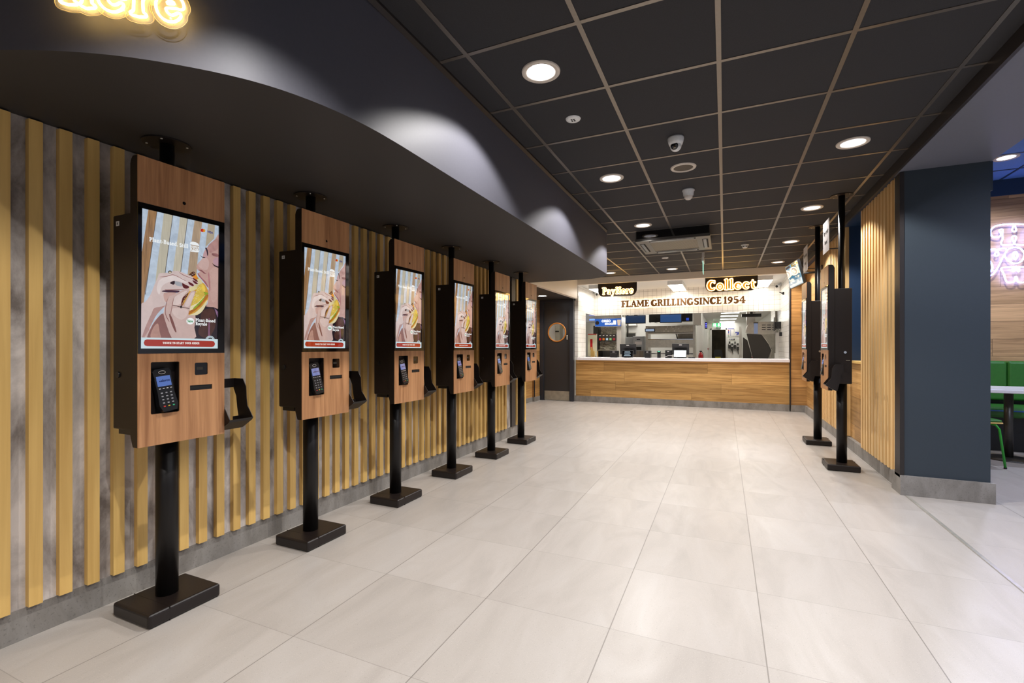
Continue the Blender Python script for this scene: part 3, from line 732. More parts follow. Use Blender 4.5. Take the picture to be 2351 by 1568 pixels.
for i, (x, y) in enumerate(DL_ROWS):
    row = 'left row' if x < 0 else 'right row'
    if x < -2: lab = 'round recessed downlight in the far left corner of the tiled ceiling near the counter fascia'
    elif y < 1: lab = f'recessed downlight of the {row} ' + ('behind the camera' if y < 0 else 'overhead, just above the picture edge')
    else:
        k = round((y - 2.452) / 1.8)
        lab = {('left row', 0): 'large bright round downlight nearest the camera on the left of the ceiling',
               ('left row', 1): 'cream rimmed downlight in the left row between bulkhead and ceiling speaker',
               ('left row', 2): 'downlight half hidden by the charcoal bulkhead corner left of the cassette unit',
               ('left row', 3): 'downlight showing just behind the air conditioning cassette',
               ('left row', 4): 'left row downlight closest to the counter fascia, above the hanging lettering',
               ('right row', 0): 'right row downlight over the foreground floor, above the picture edge',
               ('right row', 1): 'nearest visible downlight of the right row, beside the blue beam',
               ('right row', 2): 'right row downlight just left of the nearer right kiosk pole plate',
               ('right row', 3): 'right row downlight left of the farther right kiosk pole plate',
               ('right row', 4): 'farthest right row downlight, above the tilted wall screen'}[(row, k)]
    downlight(x, y, CZ, lab, DL_POWER * (1.07 if x < 0 else 0.86))
flat_downlight(-3.50, 9.35, 2.30, 'small round white downlight in the low dark ceiling in front of the charcoal door', 30)
for yy in (7.02, 2.6):
    xx = 2.85
    t = thing('downlight', 'white rimmed downlight in the neon-tinted dining ceiling beside the pillar' if yy > 4 else 'dining ceiling downlight nearer than the pillar', 'ceiling light', (xx, yy, 3.318), 0, 'dining ceiling downlights')
    MB().lathe([(0.076, -0.004), (0.105, -0.010), (0.110, 0.0)], n=36).build('trim_ring', M['trim_ring'], t)
    MB().lathe([(0.0, -0.003), (0.078, -0.003)], n=36).build('lamp', glow('dining_lamp', '#f4f6ff', 6), t, fix=False)
    point_light('dining_beam', (xx, yy, 3.28), 160, (.72, .78, 1), 0.08, 150, .4)
# dining lights that fill the room beyond
for xx, yy in ((3.6, 2.0), (3.6, 5.6), (5.4, 4.0)):
    t = thing('downlight', 'round dining ceiling lamp out of view to the right', 'ceiling light', (xx, yy, 3.318), 0, 'dining ceiling downlights')
    MB().lathe([(0.076, -0.004), (0.105, -0.010), (0.110, 0.0)], n=36).build('trim_ring', M['trim_ring'], t)
    MB().lathe([(0.0, -0.003), (0.078, -0.003)], n=36).build('lamp', glow('dining_lamp', '#f4f6ff', 6), t, fix=False)
    point_light('dining_beam', (xx, yy, 3.28), 130, (.74, .8, 1), 0.08, 150, .4)

# ================================================================== KIOSKS
KC = (-2.383, 1.365)       # base centre of the nearest one; local +X is the front, face at 0.133
FX = 0.133
def FP(px, py):            # photo pixel of the nearest kiosk face -> its local (y, z)
    p = atX(px, py, KC[0] + FX); return (p[1] - KC[1], p[2])
YL, YR = -0.198, 0.178
ZB, ZM, ZS, ZT = 0.79, 1.187, 1.827, 2.025
def sc_mat(name, c, e=0.62, var=0.0, scale=30, grain=False):
    t = NT(name); cc = lin(c)
    if var:
        n = t.noise(t.coords((1, 2.6, .14) if grain else (1, 1, 1)), scale * (2 if grain else 1), 5, 0.6, 0.6)
        cl = t.ramp(n, [(0.3, tuple(x * (1 - var) for x in cc)), (0.7, tuple(min(1, x * (1 + var)) for x in cc))])
        t.set((0.01, 0.01, 0.01), 0.04, emit=cl, es=e)
    else: t.set((0.01, 0.01, 0.01), 0.04, emit=cc, es=e)
    t.b.inputs['IOR'].default_value = 2.05
    return t.m
def art(px, py):           # crop coordinates of the screen picture -> face (y, z)
    return FP(320 + px / 8.2526, 470 + py / 8.2526)
kiosk = thing('ordering_kiosk', 'nearest brown ordering kiosk on the left wall, with the largest lit screen', 'kiosk', (KC[0], KC[1], 0), 0, 'ordering kiosks along the slatted left wall')
def rr(y0, z0, y1, z1, r, n=5):
    out = []
    for cx, cz, a0 in ((y1 - r, z1 - r, 0), (y0 + r, z1 - r, 90), (y0 + r, z0 + r, 180), (y1 - r, z0 + r, 270)):
        out += [(cx + r * math.cos(R(a0 + 90 * i / n)), cz + r * math.sin(R(a0 + 90 * i / n))) for i in range(n + 1)]
    return out
# foot and pole
MB().box(-0.137, -0.158, 0.0, 0.137, 0.160, 0.062, 0.012, 3).box(-0.1372, -0.072, 0.0, -0.1374 + .2748, -0.0705, 0.0625).mat(M['black']).build('base', M['black'], kiosk)
MB().cyl((-0.01, 0, 0.06), (-0.01, 0, 0.92), 0.045, n=28).build('lower_pole', M['pole'], kiosk)
MB().cyl((-0.01, 0, 0.9), (-0.01, 0, SOF), 0.029, n=24).build('upper_pole', M['blk'], kiosk)
cp = MB().lathe([(0.0, 0.0), (0.098, 0.0), (0.098, -0.006), (0.0, -0.006)], (-0.01, 0, SOF - .0005), n=36, smooth=False).build('ceiling_plate', M['black'], kiosk)
for a in (45, 135, 225, 315):
    MB().cyl((-0.01 + .08 * math.cos(R(a)), .08 * math.sin(R(a)), SOF - .010), (-0.01 + .08 * math.cos(R(a)), .08 * math.sin(R(a)), SOF - .006), 0.005, n=8).build('screw', M['steel'], cp)
# front housing and rear cabinet
m = MB().mat(M['black'])
prof = [(0.100, ZB), (0.100, ZT), (0.088, ZT - .012), (0.082, ZT - .03), (0.082, ZB + .05), (0.090, ZB + .025)]
m.prism(prof, YL, YR, 'Y')
ra, rb = FP(345, 834), FP(411, 932)
m.prism([(YL, ZB), (YR, ZB), (YR, ZT), (YL, ZT)], 0.1001, FX - .001, 'X', holes=[rr(ra[0], .925, rb[0], 1.150, .006)])
m.build('housing', None, kiosk)
MB().box(-0.062, YL + .006, 0.858, 0.083, YR - .006, 1.79, 0.006).build('rear_cabinet', M['black'], kiosk)
MB().box(-0.045, YL + .02, 0.835, 0.05, YL + .12, 0.858).build('cable_box', M['blk'], kiosk)
st = MB().mat(M['plastic_white']).box(-0.035, YL + .005, 1.742, -0.012, YL + .0062, 1.762)
st.mat(M['ink']).box(-0.026, YL + .0045, 1.747, -0.021, YL + .0055, 1.757).build('side_sticker', None, kiosk)
MB().cyl((-0.02, YL + .007, 1.095), (-0.02, YL + .001, 1.095), 0.014, n=16).build('side_lock', M['blk'], kiosk)
MB().cyl((-0.005, YR - .008, 1.165), (-0.005, YR + .004, 1.165), 0.012, n=16).build('side_lock', M['chrome'], kiosk)
MB().box(-0.045, YR - .0065, 1.085, -0.012, YR - .004, 1.090).build('cabinet_slot', M['steel_dull'], kiosk)
# timber fronts
hp = FP(422, 467)
hole = [(hp[0] + .008 * math.cos(2 * PI * i / 16), hp[1] + .008 * math.sin(2 * PI * i / 16)) for i in range(16)]
tp = MB().prism([(YL, ZS), (YR, ZS), (YR, ZT), (YL, ZT)], FX - .001, FX + .004, 'X', holes=[hole]).build('top_panel', M['kiosk_wood'], kiosk)
MB().cyl((FX - .002, hp[0], hp[1]), (FX + .001, hp[0], hp[1]), 0.0095, n=16).build('camera_eye', M['gloss_black'], tp)
ra, rb = FP(345, 834), FP(411, 932)
sa, sb = FP(446, 836), FP(476, 861)
pa, pb = FP(435, 883), FP(486, 897)
ry0, ry1, rz0, rz1 = ra[0], rb[0], 0.925, 1.150
sy0, sy1, sz0, sz1 = sa[0], sb[0], 1.085, 1.142
py0, py1, pz0, pz1 = pa[0], pb[0], 1.015, 1.038
lp = MB().prism([(YL, ZB), (YR, ZB), (YR, ZM), (YL, ZM)], FX - .001, FX + .004, 'X', holes=[rr(ry0, rz0, ry1, rz1, .006), rr(sy0, sz0, sy1, sz1, .006), rr(py0, pz0, py1, pz1, .001)]).build('front_panel', M['kiosk_wood'], kiosk)
m = MB().mat(M['void'])
m.mat(M['gloss_black']).box(FX - .01, sy0 - .002, sz0 - .002, FX + .001, sy1 + .002, sz1 + .002)
m.mat(M['steel_dark']).box(FX, sy0 + .010, sz0 + .024, FX + .0015, sy1 - .022, sz1 - .020)
m.mat(M['blk']).box(FX - .01, py0 - .001, pz0 - .001, FX + .0005, py1 + .001, pz1 + .001)
m.mat(M['void']).box(FX, py0 + .006, pz0 + .008, FX + .0012, py1 - .006, pz1 - .006)
m.build('scanner_and_printer_slots', None, lp)
# card terminal, leaning out of its recess
T = Matrix.Translation((FX - .005, (ry0 + ry1) / 2 - .002, 1.032)) @ Matrix.Rotation(R(-10), 4, 'Y') @ Matrix.Rotation(R(6), 4, 'X') @ Matrix.Scale(.86, 4)
ct = MB().mat(M['blk'])
ct.prism([(-.040, .050), (.040, .050), (.044, .085), (.036, .102), (-.030, .102), (-.044, .090)][::-1] , -.014, .014, 'X', T)
ct.prism([(-.042, .05), (.042, .05), (.040, -.02), (.046, -.085), (.036, -.115), (-.030, -.118), (-.044, -.085), (-.040, -.02)], -.016, .013, 'X', T)
ct = ct.build('card_terminal', None, kiosk)
disp = MB().mat(sc_mat('terminal_display', '#6f8fe0', 0.55)).box(.013, -.033, .012, .0155, .033, .064, T=T)
disp = disp.build('display', None, ct)
m = MB().mat(sc_mat('terminal_text', '#1d2a6a', 0.4))
put_text(m, 'elavon', 0.017, lambda p: T @ Vector((.0160, p[0] + .006, p[1] + .040)), 0.0006)
m.prism([(-.024, .038), (-.020, .042), (-.020, .034)], .0158, .0162, 'X', T).prism([(-.016, .038), (-.020, .042), (-.020, .034)], .0158, .0162, 'X', T)
m.build('display_text', None, disp, fix=False)
m = MB().mat(M['paper'])
for rr_ in range(5):
    for cc_ in range(3):
        yy = -.022 + .022 * cc_; zz = -.022 - .017 * rr_
        if rr_ == 4: m.mat([paint('key_red', '#b0302c'), paint('key_yellow', '#b8a030'), paint('key_green', '#2c9a6a')][cc_])
        else: m.mat(paint('key_grey', '#8a8a90'))
        m.box(.013, yy - .0045, zz - .003, .0150, yy + .0045, zz + .003, T=T)
m.mat(M['paper'])
for i in range(4): m.box(.013, -.030 + .018 * i, -.001, .0145, -.022 + .018 * i, .002, T=T)
m.tube([T @ Vector((.0148, .018 * math.cos(a) * .9, .083 + .008 * math.sin(a))) for a in [2 * PI * i / 20 for i in range(20)]], .0008, 4, True)
m.build('keypad', None, ct)
# screen: bezel, picture, glass-like gloss
bz = MB().prism([(YL, ZM), (YR, ZM), (YR, ZS), (YL, ZS)], FX - .001, FX + .0050, 'X', holes=[[FP(325, 478), FP(502, 519), FP(499, 800), FP(322, 800)]]).build('screen', M['gloss_black'], kiosk)
m = MB()
q0 = FP(325, 478); q1 = FP(499, 800)
sy = (q0[0] - .006, q1[0] + .006); szz = (q1[1] - .006, FP(502, 519)[1] + .006)
LV = [0]
def lay(): LV[0] += 1; return FX + .0002 + LV[0] * .000012
def shape(col, pts, sm=True, k=3, e=0.80, var=0.06, key=None, grain=False):
    nm = 'screen_' + col.strip('#')
    mt = M.setdefault(nm + str(var), sc_mat(nm, col, e, var, 30, grain))
    p2 = [art(*p) for p in pts]
    p2 = smooth_loop(p2, k) if sm else p2
    p2 = [(min(max(a, sy[0]), sy[1]), min(max(b, szz[0]), szz[1])) for a, b in p2]
    x = lay(); m.mat(mt).fill([p2], lambda p: (x, p[0], p[1]))
def ell(cx, cy, rx, ry, n=20): return [(cx + rx * math.cos(2 * PI * i / n), cy + ry * math.sin(2 * PI * i / n)) for i in range(n)]
full = [(30, 30), (1520, 400), (1500, 2760), (0, 2750)]
shape('#b6c4d4', full, False, var=0.16, e=.9)
shape('#a07a54', [(172, 80), (335, 110), (250, 700), (180, 1200), (120, 1568), (60, 1990), (0, 2100), (0, 1400), (45, 900), (110, 500)], False, var=0.4, grain=True)
shape('#c3bca8', [(465, 150), (632, 190), (560, 760), (490, 1290), (440, 1500), (300, 1500), (330, 1200), (410, 600)], False, var=0.1, grain=True)
shape('#c8c0ac', [(770, 220), (912, 260), (840, 800), (780, 1290), (630, 1300), (690, 850), (735, 550)], False, var=0.2, grain=True)
shape('#b29a80', [(1045, 300), (1190, 330), (1110, 950), (1080, 1350), (910, 1350), (960, 900), (1000, 600)], False, var=0.25, grain=True)
shape('#b7a890', [(1300, 360), (1430, 390), (1415, 640), (1250, 800)], False)
for a, b, c, d in ((335, 110, 110, 1700), (632, 190, 488, 1290), (912, 260, 780, 1290)):
    shape('#56504e', [(a - 4, b), (a + 6, b), (c + 6, d), (c - 6, d)], False, var=0)
shape('#211620', [(1230, 1900), (1500, 1890), (1500, 2600), (1000, 2560), (1030, 2330), (1050, 2100), (1150, 2000)], False)
shape('#4a2c26', [(1180, 2040), (1300, 1970), (1420, 2000), (1440, 2300), (1300, 2520), (1120, 2450), (1150, 2250)], var=0.3)
shape('#8a5a78', [(1312, 2150), (1330, 2150), (1335, 2520), (1300, 2520)], False)
shape('#8d6a8c', [(1420, 1960), (1500, 2040), (1500, 2180), (1460, 2080)], False)
# face
shape('#c79f96', [(1510, 590), (1440, 650), (1330, 770), (1260, 830), (1210, 930), (1195, 1010), (1130, 1090), (1080, 1160), (1085, 1200), (1110, 1240), (1150, 1270), (1110, 1300), (1115, 1340), (1180, 1400), (1250, 1460), (1300, 1560), (1310, 1600), (1290, 1650), (1275, 1700), (1300, 1780), (1290, 1880), (1260, 1925), (1400, 1940), (1510, 1920), (1510, 1300)])
shape('#d3b1aa', [(1200, 1020), (1280, 1010), (1320, 1100), (1290, 1220), (1220, 1230), (1130, 1180), (1120, 1110)])
shape('#cda89f', [(1340, 1240), (1480, 1220), (1490, 1700), (1400, 1860), (1340, 1700), (1350, 1450)])
shape('#b98d86', [(1300, 780), (1480, 640), (1495, 820), (1380, 900), (1320, 900)], var=0.15)
shape('#c8a0a2', [(1215, 930), (1250, 870), (1290, 930), (1290, 990), (1240, 1005), (1200, 1000)])
shape('#3c2a30', [(1245, 820), (1275, 820), (1300, 890), (1300, 960), (1285, 960), (1270, 880)])
shape('#2a2026', [(1150, 955), (1190, 985), (1245, 997), (1240, 1008), (1190, 1000)])
shape('#c29aa4', [(1400, 1040), (1490, 1000), (1500, 1160), (1410, 1120)])
shape('#9b6a66', [(1375, 920), (1480, 930), (1490, 985), (1390, 965)], var=0.3)
shape('#35242c', [(1378, 1105), (1420, 1140), (1500, 1175), (1500, 1195), (1420, 1165)])
shape('#8b5458', [(1120, 1232), (1180, 1238), (1240, 1290), (1270, 1300), (1230, 1308), (1170, 1262)])
shape('#a3626c', [(1105, 1290), (1180, 1385), (1260, 1465), (1305, 1570), (1280, 1550), (1200, 1440), (1115, 1345)])
shape('#b87e80', [(1300, 1330), (1320, 1300), (1345, 1560), (1330, 1640)], var=0.1)
# burger
shape('#cf9a3a', [(935, 1335), (1010, 1268), (1060, 1290), (1110, 1380), (1170, 1450), (1240, 1510), (1290, 1600), (1300, 1680), (1298, 1790), (1250, 1920), (1170, 2040), (1060, 2098), (930, 2090), (925, 2050), (800, 1900), (800, 1750), (900, 1620), (960, 1500)], var=0.3)
shape('#4a1c12', [(930, 1340), (1010, 1268), (1060, 1292), (1050, 1340), (1000, 1360)], var=0.3)
shape('#d98a28', [(1000, 1370), (1060, 1340), (1105, 1400), (1070, 1470), (1020, 1430)], var=0.3)
shape('#ddcf9c', [(1080, 1420), (1150, 1400), (1190, 1500), (1080, 1600), (960, 1640), (940, 1560), (1020, 1500)], var=0.15)
shape('#e3c350', [(1110, 1540), (1200, 1500), (1250, 1600), (1200, 1760), (1080, 1900), (980, 2000), (960, 1960), (1010, 1800), (1060, 1680)], var=0.25)
shape('#ece2b4', [(1250, 1700), (1240, 1760), (1130, 1880), (1000, 1990), (950, 2000), (960, 1930), (1100, 1860), (1200, 1760)], var=0.1)
shape('#8fa828', [(1215, 1650), (1305, 1680), (1260, 1730), (1150, 1880), (1060, 1990), (1020, 1960), (1130, 1850), (1240, 1720)], var=0.35)
shape('#b06a1c', [(1270, 1700), (1305, 1740), (1200, 1870), (1060, 2000), (940, 2075), (935, 2020), (1060, 1960), (1190, 1830)], var=0.3)
shape('#e8dcae', [(1285, 1800), (1250, 1920), (1170, 2040), (1060, 2098), (935, 2095), (1060, 2040), (1190, 1920)], var=0.08)
shape('#54180e', [(800, 1900), (800, 1800), (840, 1730), (900, 1660), (930, 1660), (900, 1740), (840, 1820)], var=0.3)
# first hand
shape('#d9c4c0', [(-10, 2560), (20, 1930), (110, 1840), (210, 1700), (290, 1500), (335, 1400), (360, 1330), (385, 1298), (540, 1288), (620, 1262), (740, 1258), (900, 1320), (1000, 1365), (1075, 1425), (1110, 1480), (1050, 1520), (1000, 1555), (930, 1560), (940, 1585), (840, 1600), (760, 1625), (520, 1640), (480, 1720), (500, 1870), (400, 2000), (310, 2110), (190, 2350), (150, 2560)])
shape('#e8d9d6', [(420, 1400), (600, 1340), (760, 1370), (900, 1450), (860, 1480), (680, 1440), (520, 1480), (420, 1560), (380, 1700), (330, 1620), (350, 1480)])
shape('#b58e88', [(280, 1960), (420, 1930), (490, 1910), (400, 2000), (310, 2110), (190, 2350), (140, 2560), (40, 2560), (120, 2300), (230, 2060)], var=0.12)
shape('#a8aab0', [(660, 1450), (800, 1480), (815, 1545), (700, 1530)], var=0.1)
shape('#2c1620', [(575, 1482), (665, 1440), (655, 1515)])
shape('#5a1016', [(808, 1485), (860, 1510), (945, 1555), (900, 1590), (830, 1570)])
shape('#5e0f1c', [(925, 1462), (980, 1480), (1030, 1520), (1010, 1545), (945, 1510)])
shape('#5e0f1c', [(1015, 1385), (1080, 1420), (1108, 1455), (1085, 1460), (1025, 1420)])
shape('#5e0f1c', [(1008, 1430), (1070, 1460), (1108, 1500), (1060, 1500), (1020, 1465)])
for ln in ([(360, 1372), (520, 1350), (620, 1322), (700, 1345), (880, 1440), (880, 1448), (700, 1355), (620, 1332), (520, 1362)], [(740, 1262), (820, 1320), (1010, 1400), (1010, 1406), (815, 1330)], [(480, 1600), (520, 1608), (830, 1600), (830, 1608), (520, 1620)]):
    shape('#96605c', ln, var=0)
shape('#43243a', [(420, 1642), (500, 1618), (745, 1626), (750, 1660), (600, 1665), (480, 1652)])
shape('#cba59c', [(460, 1680), (560, 1660), (700, 1670), (640, 1710), (555, 1745), (520, 1850), (470, 1800)])
# second hand
shape('#cfb2ab', [(160, 2560), (200, 2350), (330, 2150), (450, 2060), (470, 1950), (510, 1850), (535, 1770), (560, 1740), (640, 1705), (720, 1670), (770, 1635), (850, 1600), (940, 1582), (952, 1605), (930, 1660), (860, 1720), (800, 1790), (790, 1900), (830, 1900), (930, 1710), (985, 1640), (1060, 1640), (1045, 1700), (990, 1850), (950, 2000), (932, 2090), (1060, 2110), (1040, 2330), (1010, 2560)])
shape('#e2cdc8', [(660, 1760), (760, 1690), (850, 1640), (900, 1640), (820, 1750), (780, 1880), (640, 1890)])
shape('#e2cdc8', [(880, 1850), (980, 1680), (1040, 1670), (990, 1820), (930, 1930), (860, 1920)])
shape('#ddc5bf', [(640, 1960), (900, 1980), (900, 2100), (800, 2180), (680, 2120), (620, 2040)])
shape('#8a5c56', [(170, 2560), (210, 2350), (330, 2160), (440, 2060), (480, 2180), (560, 2420), (590, 2560)], var=0.12)
shape('#b98d80', [(210, 2520), (260, 2330), (350, 2250), (380, 2400), (400, 2540)], var=0.1)
shape('#7c4a44', [(560, 2080), (590, 2090), (640, 2200), (700, 2400), (670, 2400), (600, 2240)])
for ln in ([(558, 1742), (515, 1860), (498, 2060), (560, 2200), (552, 2206), (488, 2070), (505, 1860)], [(662, 1740), (640, 1830), (615, 1960), (590, 2090), (582, 2090), (606, 1960), (630, 1830)], [(800, 1790), (785, 1910), (800, 1930), (840, 1850), (830, 1850), (800, 1900)]):
    shape('#86504a', ln, var=0)
shape('#3c2420', [(628, 1903), (700, 1912), (780, 1932), (860, 1945), (945, 1966), (945, 1974), (860, 1955), (780, 1946), (700, 1924), (628, 1914)], False, var=0)
shape('#1c1414', [(762, 1935), (790, 1905), (812, 1935), (785, 1970)], False, var=0)
shape('#3a3026', ell(575, 1275, 34, 28)); shape('#d8c6a8', ell(578, 1282, 22, 18))
# badges, words, logos
def words(col, txt, x, y, size, bold, align='LEFT', sx=1.0, e=0.9):
    mt = M.setdefault('w' + col, sc_mat('screen_word_' + col.strip('#'), col, e)); z = lay()
    a = art(x, y); m.mat(mt); put_text(m, txt, size, lambda p: (z, a[0] + p[0], a[1] + p[1]), bold, align, sx)
shape('#f1f4f4', ell(962, 2205, 74, 62, 28), False, var=0, e=.9)
def slabw(col, txt, x0, y0, x1, y1, h, grow=0.012, e=.9, align='LEFT'):
    mt = M.setdefault('w' + col, sc_mat('screen_word_' + col.strip('#'), col, e)); z = lay(); m.mat(mt)
    a, b = art(x0, y0), art(x1, y1)
    slab_text(m, txt, b[0] - a[0], h, lambda p: (z, a[0] + p[0], a[1] + p[1]), grow=grow)
slabw('#1f8a4a', 'New', 905, 2228, 1018, 2228, .0130)
slabw('#f1f4f4', 'Plant-Based', 1062, 2212, 1440, 2225, .0145)
slabw('#f1f4f4', 'Royale', 1062, 2282, 1282, 2288, .0145)
slabw('#f1f4f4', 'Plant-Based. Still', 185, 690, 925, 812, .0178)
shape('#f1f4f4', [(955, 745), (965, 710), (1010, 698), (1060, 710), (1110, 735), (1130, 770), (1130, 785), (955, 748)], False, var=0, e=.9)
shape('#f1f4f4', [(955, 865), (1130, 875), (1122, 898), (1095, 903), (980, 890), (958, 880)], False, var=0, e=.9)
slabw('#f1f4f4', 'BURGER', 958, 797, 1132, 812, .0078, .02)
slabw('#f1f4f4', 'KING', 958, 855, 1132, 866, .0125, .02)
random.seed(11)
for i in range(26):
    a_ = random.uniform(0, 1); q_ = random.uniform(-45, 60)
    shape('#f0e6c0', ell(1140 - 130 * a_ + q_ * .7, 1560 + 330 * a_ + q_ * .35, 5, 7, 6), False, var=0)
for i in range(9): shape('#e2cfa6', ell(955 + 12 * i - 4 * (i % 2), 1335 - 7 * i + 12 * (i % 3), 5, 6, 6), False, var=0)
for i in range(10): shape('#d8c49a', ell(808 + 11 * i, 1875 - 24 * i + 8 * (i % 2), 5, 7, 6), False, var=0)
for i in range(40):
    shape('#b98478', ell(random.uniform(1340, 1470), random.uniform(1180, 1850), 3.5, 3.5, 5), False, var=0)
shape('#c4141c', ell(1186, 486, 30, 30), False, var=0); shape('#e8a31c', ell(1217, 492, 28, 28), False, var=0); shape('#e0601c', ell(1201, 489, 12, 24), False, var=0)
words('#28307a', 'VISA', 1281, 512, .0140, .0005)
shape('#c8dbe2', ell(1335, 2560, 86, 76, 28), False, var=0); shape('#1c2024', ell(1337, 2555, 42, 38, 18), False, var=0); shape('#c8dbe2', ell(1337, 2560, 24, 22, 14), False, var=0)
for i in range(9):
    a = R(200 + 17.5 * i); shape('#3a4a5c', ell(1335 + 66 * math.cos(a), 2560 + 60 * math.sin(a), 7, 5, 6), False, var=0)
shape('#c9dde3', [(0, 2513), (1500, 2547), (1500, 2760), (0, 2760)], False, var=0, e=.9)
bb = [(75 + 63, 2551), (1428 - 60, 2580), (1428 - 18, 2592), (1428, 2637), (1428 - 18, 2682), (1428 - 60, 2694), (75 + 63, 2680), (75 + 20, 2665), (75, 2616), (75 + 20, 2568)]
shape('#a82408', bb, False, var=0)
slabw('#f4ece6', 'TOUCH TO START YOUR ORDER', 435, 2640, 1132, 2650, .0090, .015)
m.mat(M['gloss_black']).box(FX - .0008, sy[0] - .002, szz[0] - .002, FX + .0001, sy[1] + .002, szz[1] + .002)
m.build('screen_picture', None, bz, fix=False)
# table-marker holder on the right-hand side
hold_prof = [(.030, 1.052), (.100, 1.052), (.124, 1.012), (.128, .95), (.134, .915), (.152, .892), (.177, .856), (.168, .845), (.096, .800), (.080, .800), (.058, .90), (.050, .96), (.030, 1.0)]
m = MB().mat(M['black'])
m.prism(hold_prof, YR + .001, YR + .004, 'Y')
m.prism(hold_prof, YR + .124, YR + .127, 'Y')
m.box(0.030, YR + .001, 1.005, 0.033, YR + .127, 1.052)
m.prism([(.177, .857), (.168, .844), (.096, .799), (.080, .799), (.080, .803), (.095, .803), (.166, .847), (.174, .857)], YR + .001, YR + .127, 'Y')
m.box(.078, YR + .085, 0.80, .081, YR + .127, 0.86)
m.build('marker_holder', None, kiosk)

KLAB = ['second ordering kiosk from the left, a sharp bright screen picture and brown timber panels',
        'third ordering kiosk from the left, its screen partly washed out by reflections',
        'fourth ordering kiosk on the left wall, white tiles mirrored in its pale screen',
        'fifth ordering kiosk on the left wall, the glowing counter sign mirrored in its screen',
        'farthest ordering kiosk on the left wall, at the end of the slats before the recess']
def sub(o, name): return [c for c in o.children if c.name.split('.')[0] == name]
for i in range(5):
    k = copy_tree(kiosk); k.location = (KC[0] + 0.002 * (i + 1), KC[1] + 0.8445 * (i + 1), 0); k['label'] = KLAB[i]
# right-hand pair, turned round, poles running up to the tiled ceiling
RK = [(1.066, 5.69, 'nearer of the two dark kiosks on the right, back towards the slatted wall'),
      (1.066, 7.03, 'farther of the two dark kiosks on the right, nearest the tilted wall screen')]
for i, (x, y, lab) in enumerate(RK):
    k = copy_tree(kiosk); k.location = (x, y, 0); k.rotation_euler = (0, 0, PI); k['label'] = lab; k['group'] = 'ordering kiosks facing the left wall'
    for nm in ('upper_pole', 'ceiling_plate'):
        for c in sub(k, nm):
            if nm == 'upper_pole':
                me = c.data.copy(); c.data = me
                for v in me.vertices:
                    if v.co.z > 2: v.co.z = CZ
            else: c.location.z += CZ - SOF
    # hanging notice fixed to the pole
    t = thing('hanging_notice', 'white notice on the pole of the nearer right kiosk reading Pay order here' if i == 0 else 'pale notice on the pole of the farther right kiosk, catching warm light', 'sign', (x - .118, y + .02, 2.20), PI, 'paper notices on the right kiosk poles')
    box('notice_card', M['paper'], 0.0, -.15, -.02, .003, .16, .30, t)
    m = MB().mat(M['ink'])
    put_text(m, 'Pay order', .062, lambda p: (.0036, p[0] + .005, p[1] + .185), .0022)
    put_text(m, 'here!', .062, lambda p: (.0036, p[0] + .005, p[1] + .085), .0022)
    m.build('notice_text', None, t, fix=False)
    MB().box(-.12, -.06, .02, .0, -.05, .03).box(-.12, -.06, .24, .0, -.05, .25).build('bracket', M['steel_dark'], t)

# ================================================================== SERVICE COUNTER
ct_ = thing('service_counter', 'long oak fronted service counter with a white worktop under the neon signs', 'counter', (-0.95, 10.3, 0))
def loc(o, t): o.location = -Vector(t.location); return o
loc(box('front_panel', M['plank_x'], -3.05, 10.30, 0.13, 1.124, 10.355, 0.93, ct_), ct_)
loc(box('worktop', M['worktop'], -3.0, 10.225, 0.93, 1.122, 11.0, 0.985, ct_, 0.003), ct_)
loc(box('stone_plinth', M['conc_skirt'], -3.07, 10.29, 0, 1.124, 10.355, 0.13, ct_), ct_)
loc(box('carcass', M['steel_dark'], -2.99, 10.36, 0, 1.11, 10.95, 0.93, ct_), ct_)

# ================================================================== SIGNS
def letters_sign(words_, Y, wallY, zc):
    t = thing('wall_lettering', 'bronze halo-lit letters on white tiles reading FLAME GRILLING SINCE 1954', 'sign', (-0.94, wallY, 2.28))
    H = 0.158
    for wd, a, b in words_:
        xa, xb = atY(1410 + a / 7.347, 690, Y)[0], atY(1410 + b / 7.347, 690, Y)[0]
        out, W = layout(wd, track=-0.02); sx = (xb - xa) / (W - 0.06)
        for ch, x in out:
            wdt, loops = glyph(ch, 0.022)
            f = lambda p: ((xa + (p[0] + x - .03) * sx) - t.location.x, (2.202 + p[1] * H) - t.location.z)
            L = [[f(p) for p in lp] for lp in loops]
            outer, holes = L[0], [l for l in L[1:] if len(l) > 6]
            m = MB().mat(M['letter']).prism(outer, Y - wallY, Y - wallY + .022, 'Y', holes=holes)
            m.mat(M['neon_back']).fill([outer] + holes, lambda p: (p[0], Y - wallY + .024, p[1]))
            m.build('letter_' + ch.lower() if not ch.isdigit() else 'digit_' + {'1': 'one', '9': 'nine', '5': 'five', '4': 'four'}[ch], None, t)
    for z in (2.208, 2.355):
        box('mounting_rail', M['letter'], -2.31 + .94, Y - wallY + .006, z - t.location.z - .0015, .42 + .94, Y - wallY + .010, z - t.location.z + .0015, t)
    return t
letters_sign([('FLAME', 122, 588), ('GRILLING', 622, 1328), ('SINCE', 1350, 1808), ('1954', 1842, 2208)], 11.74, 11.80, 0)

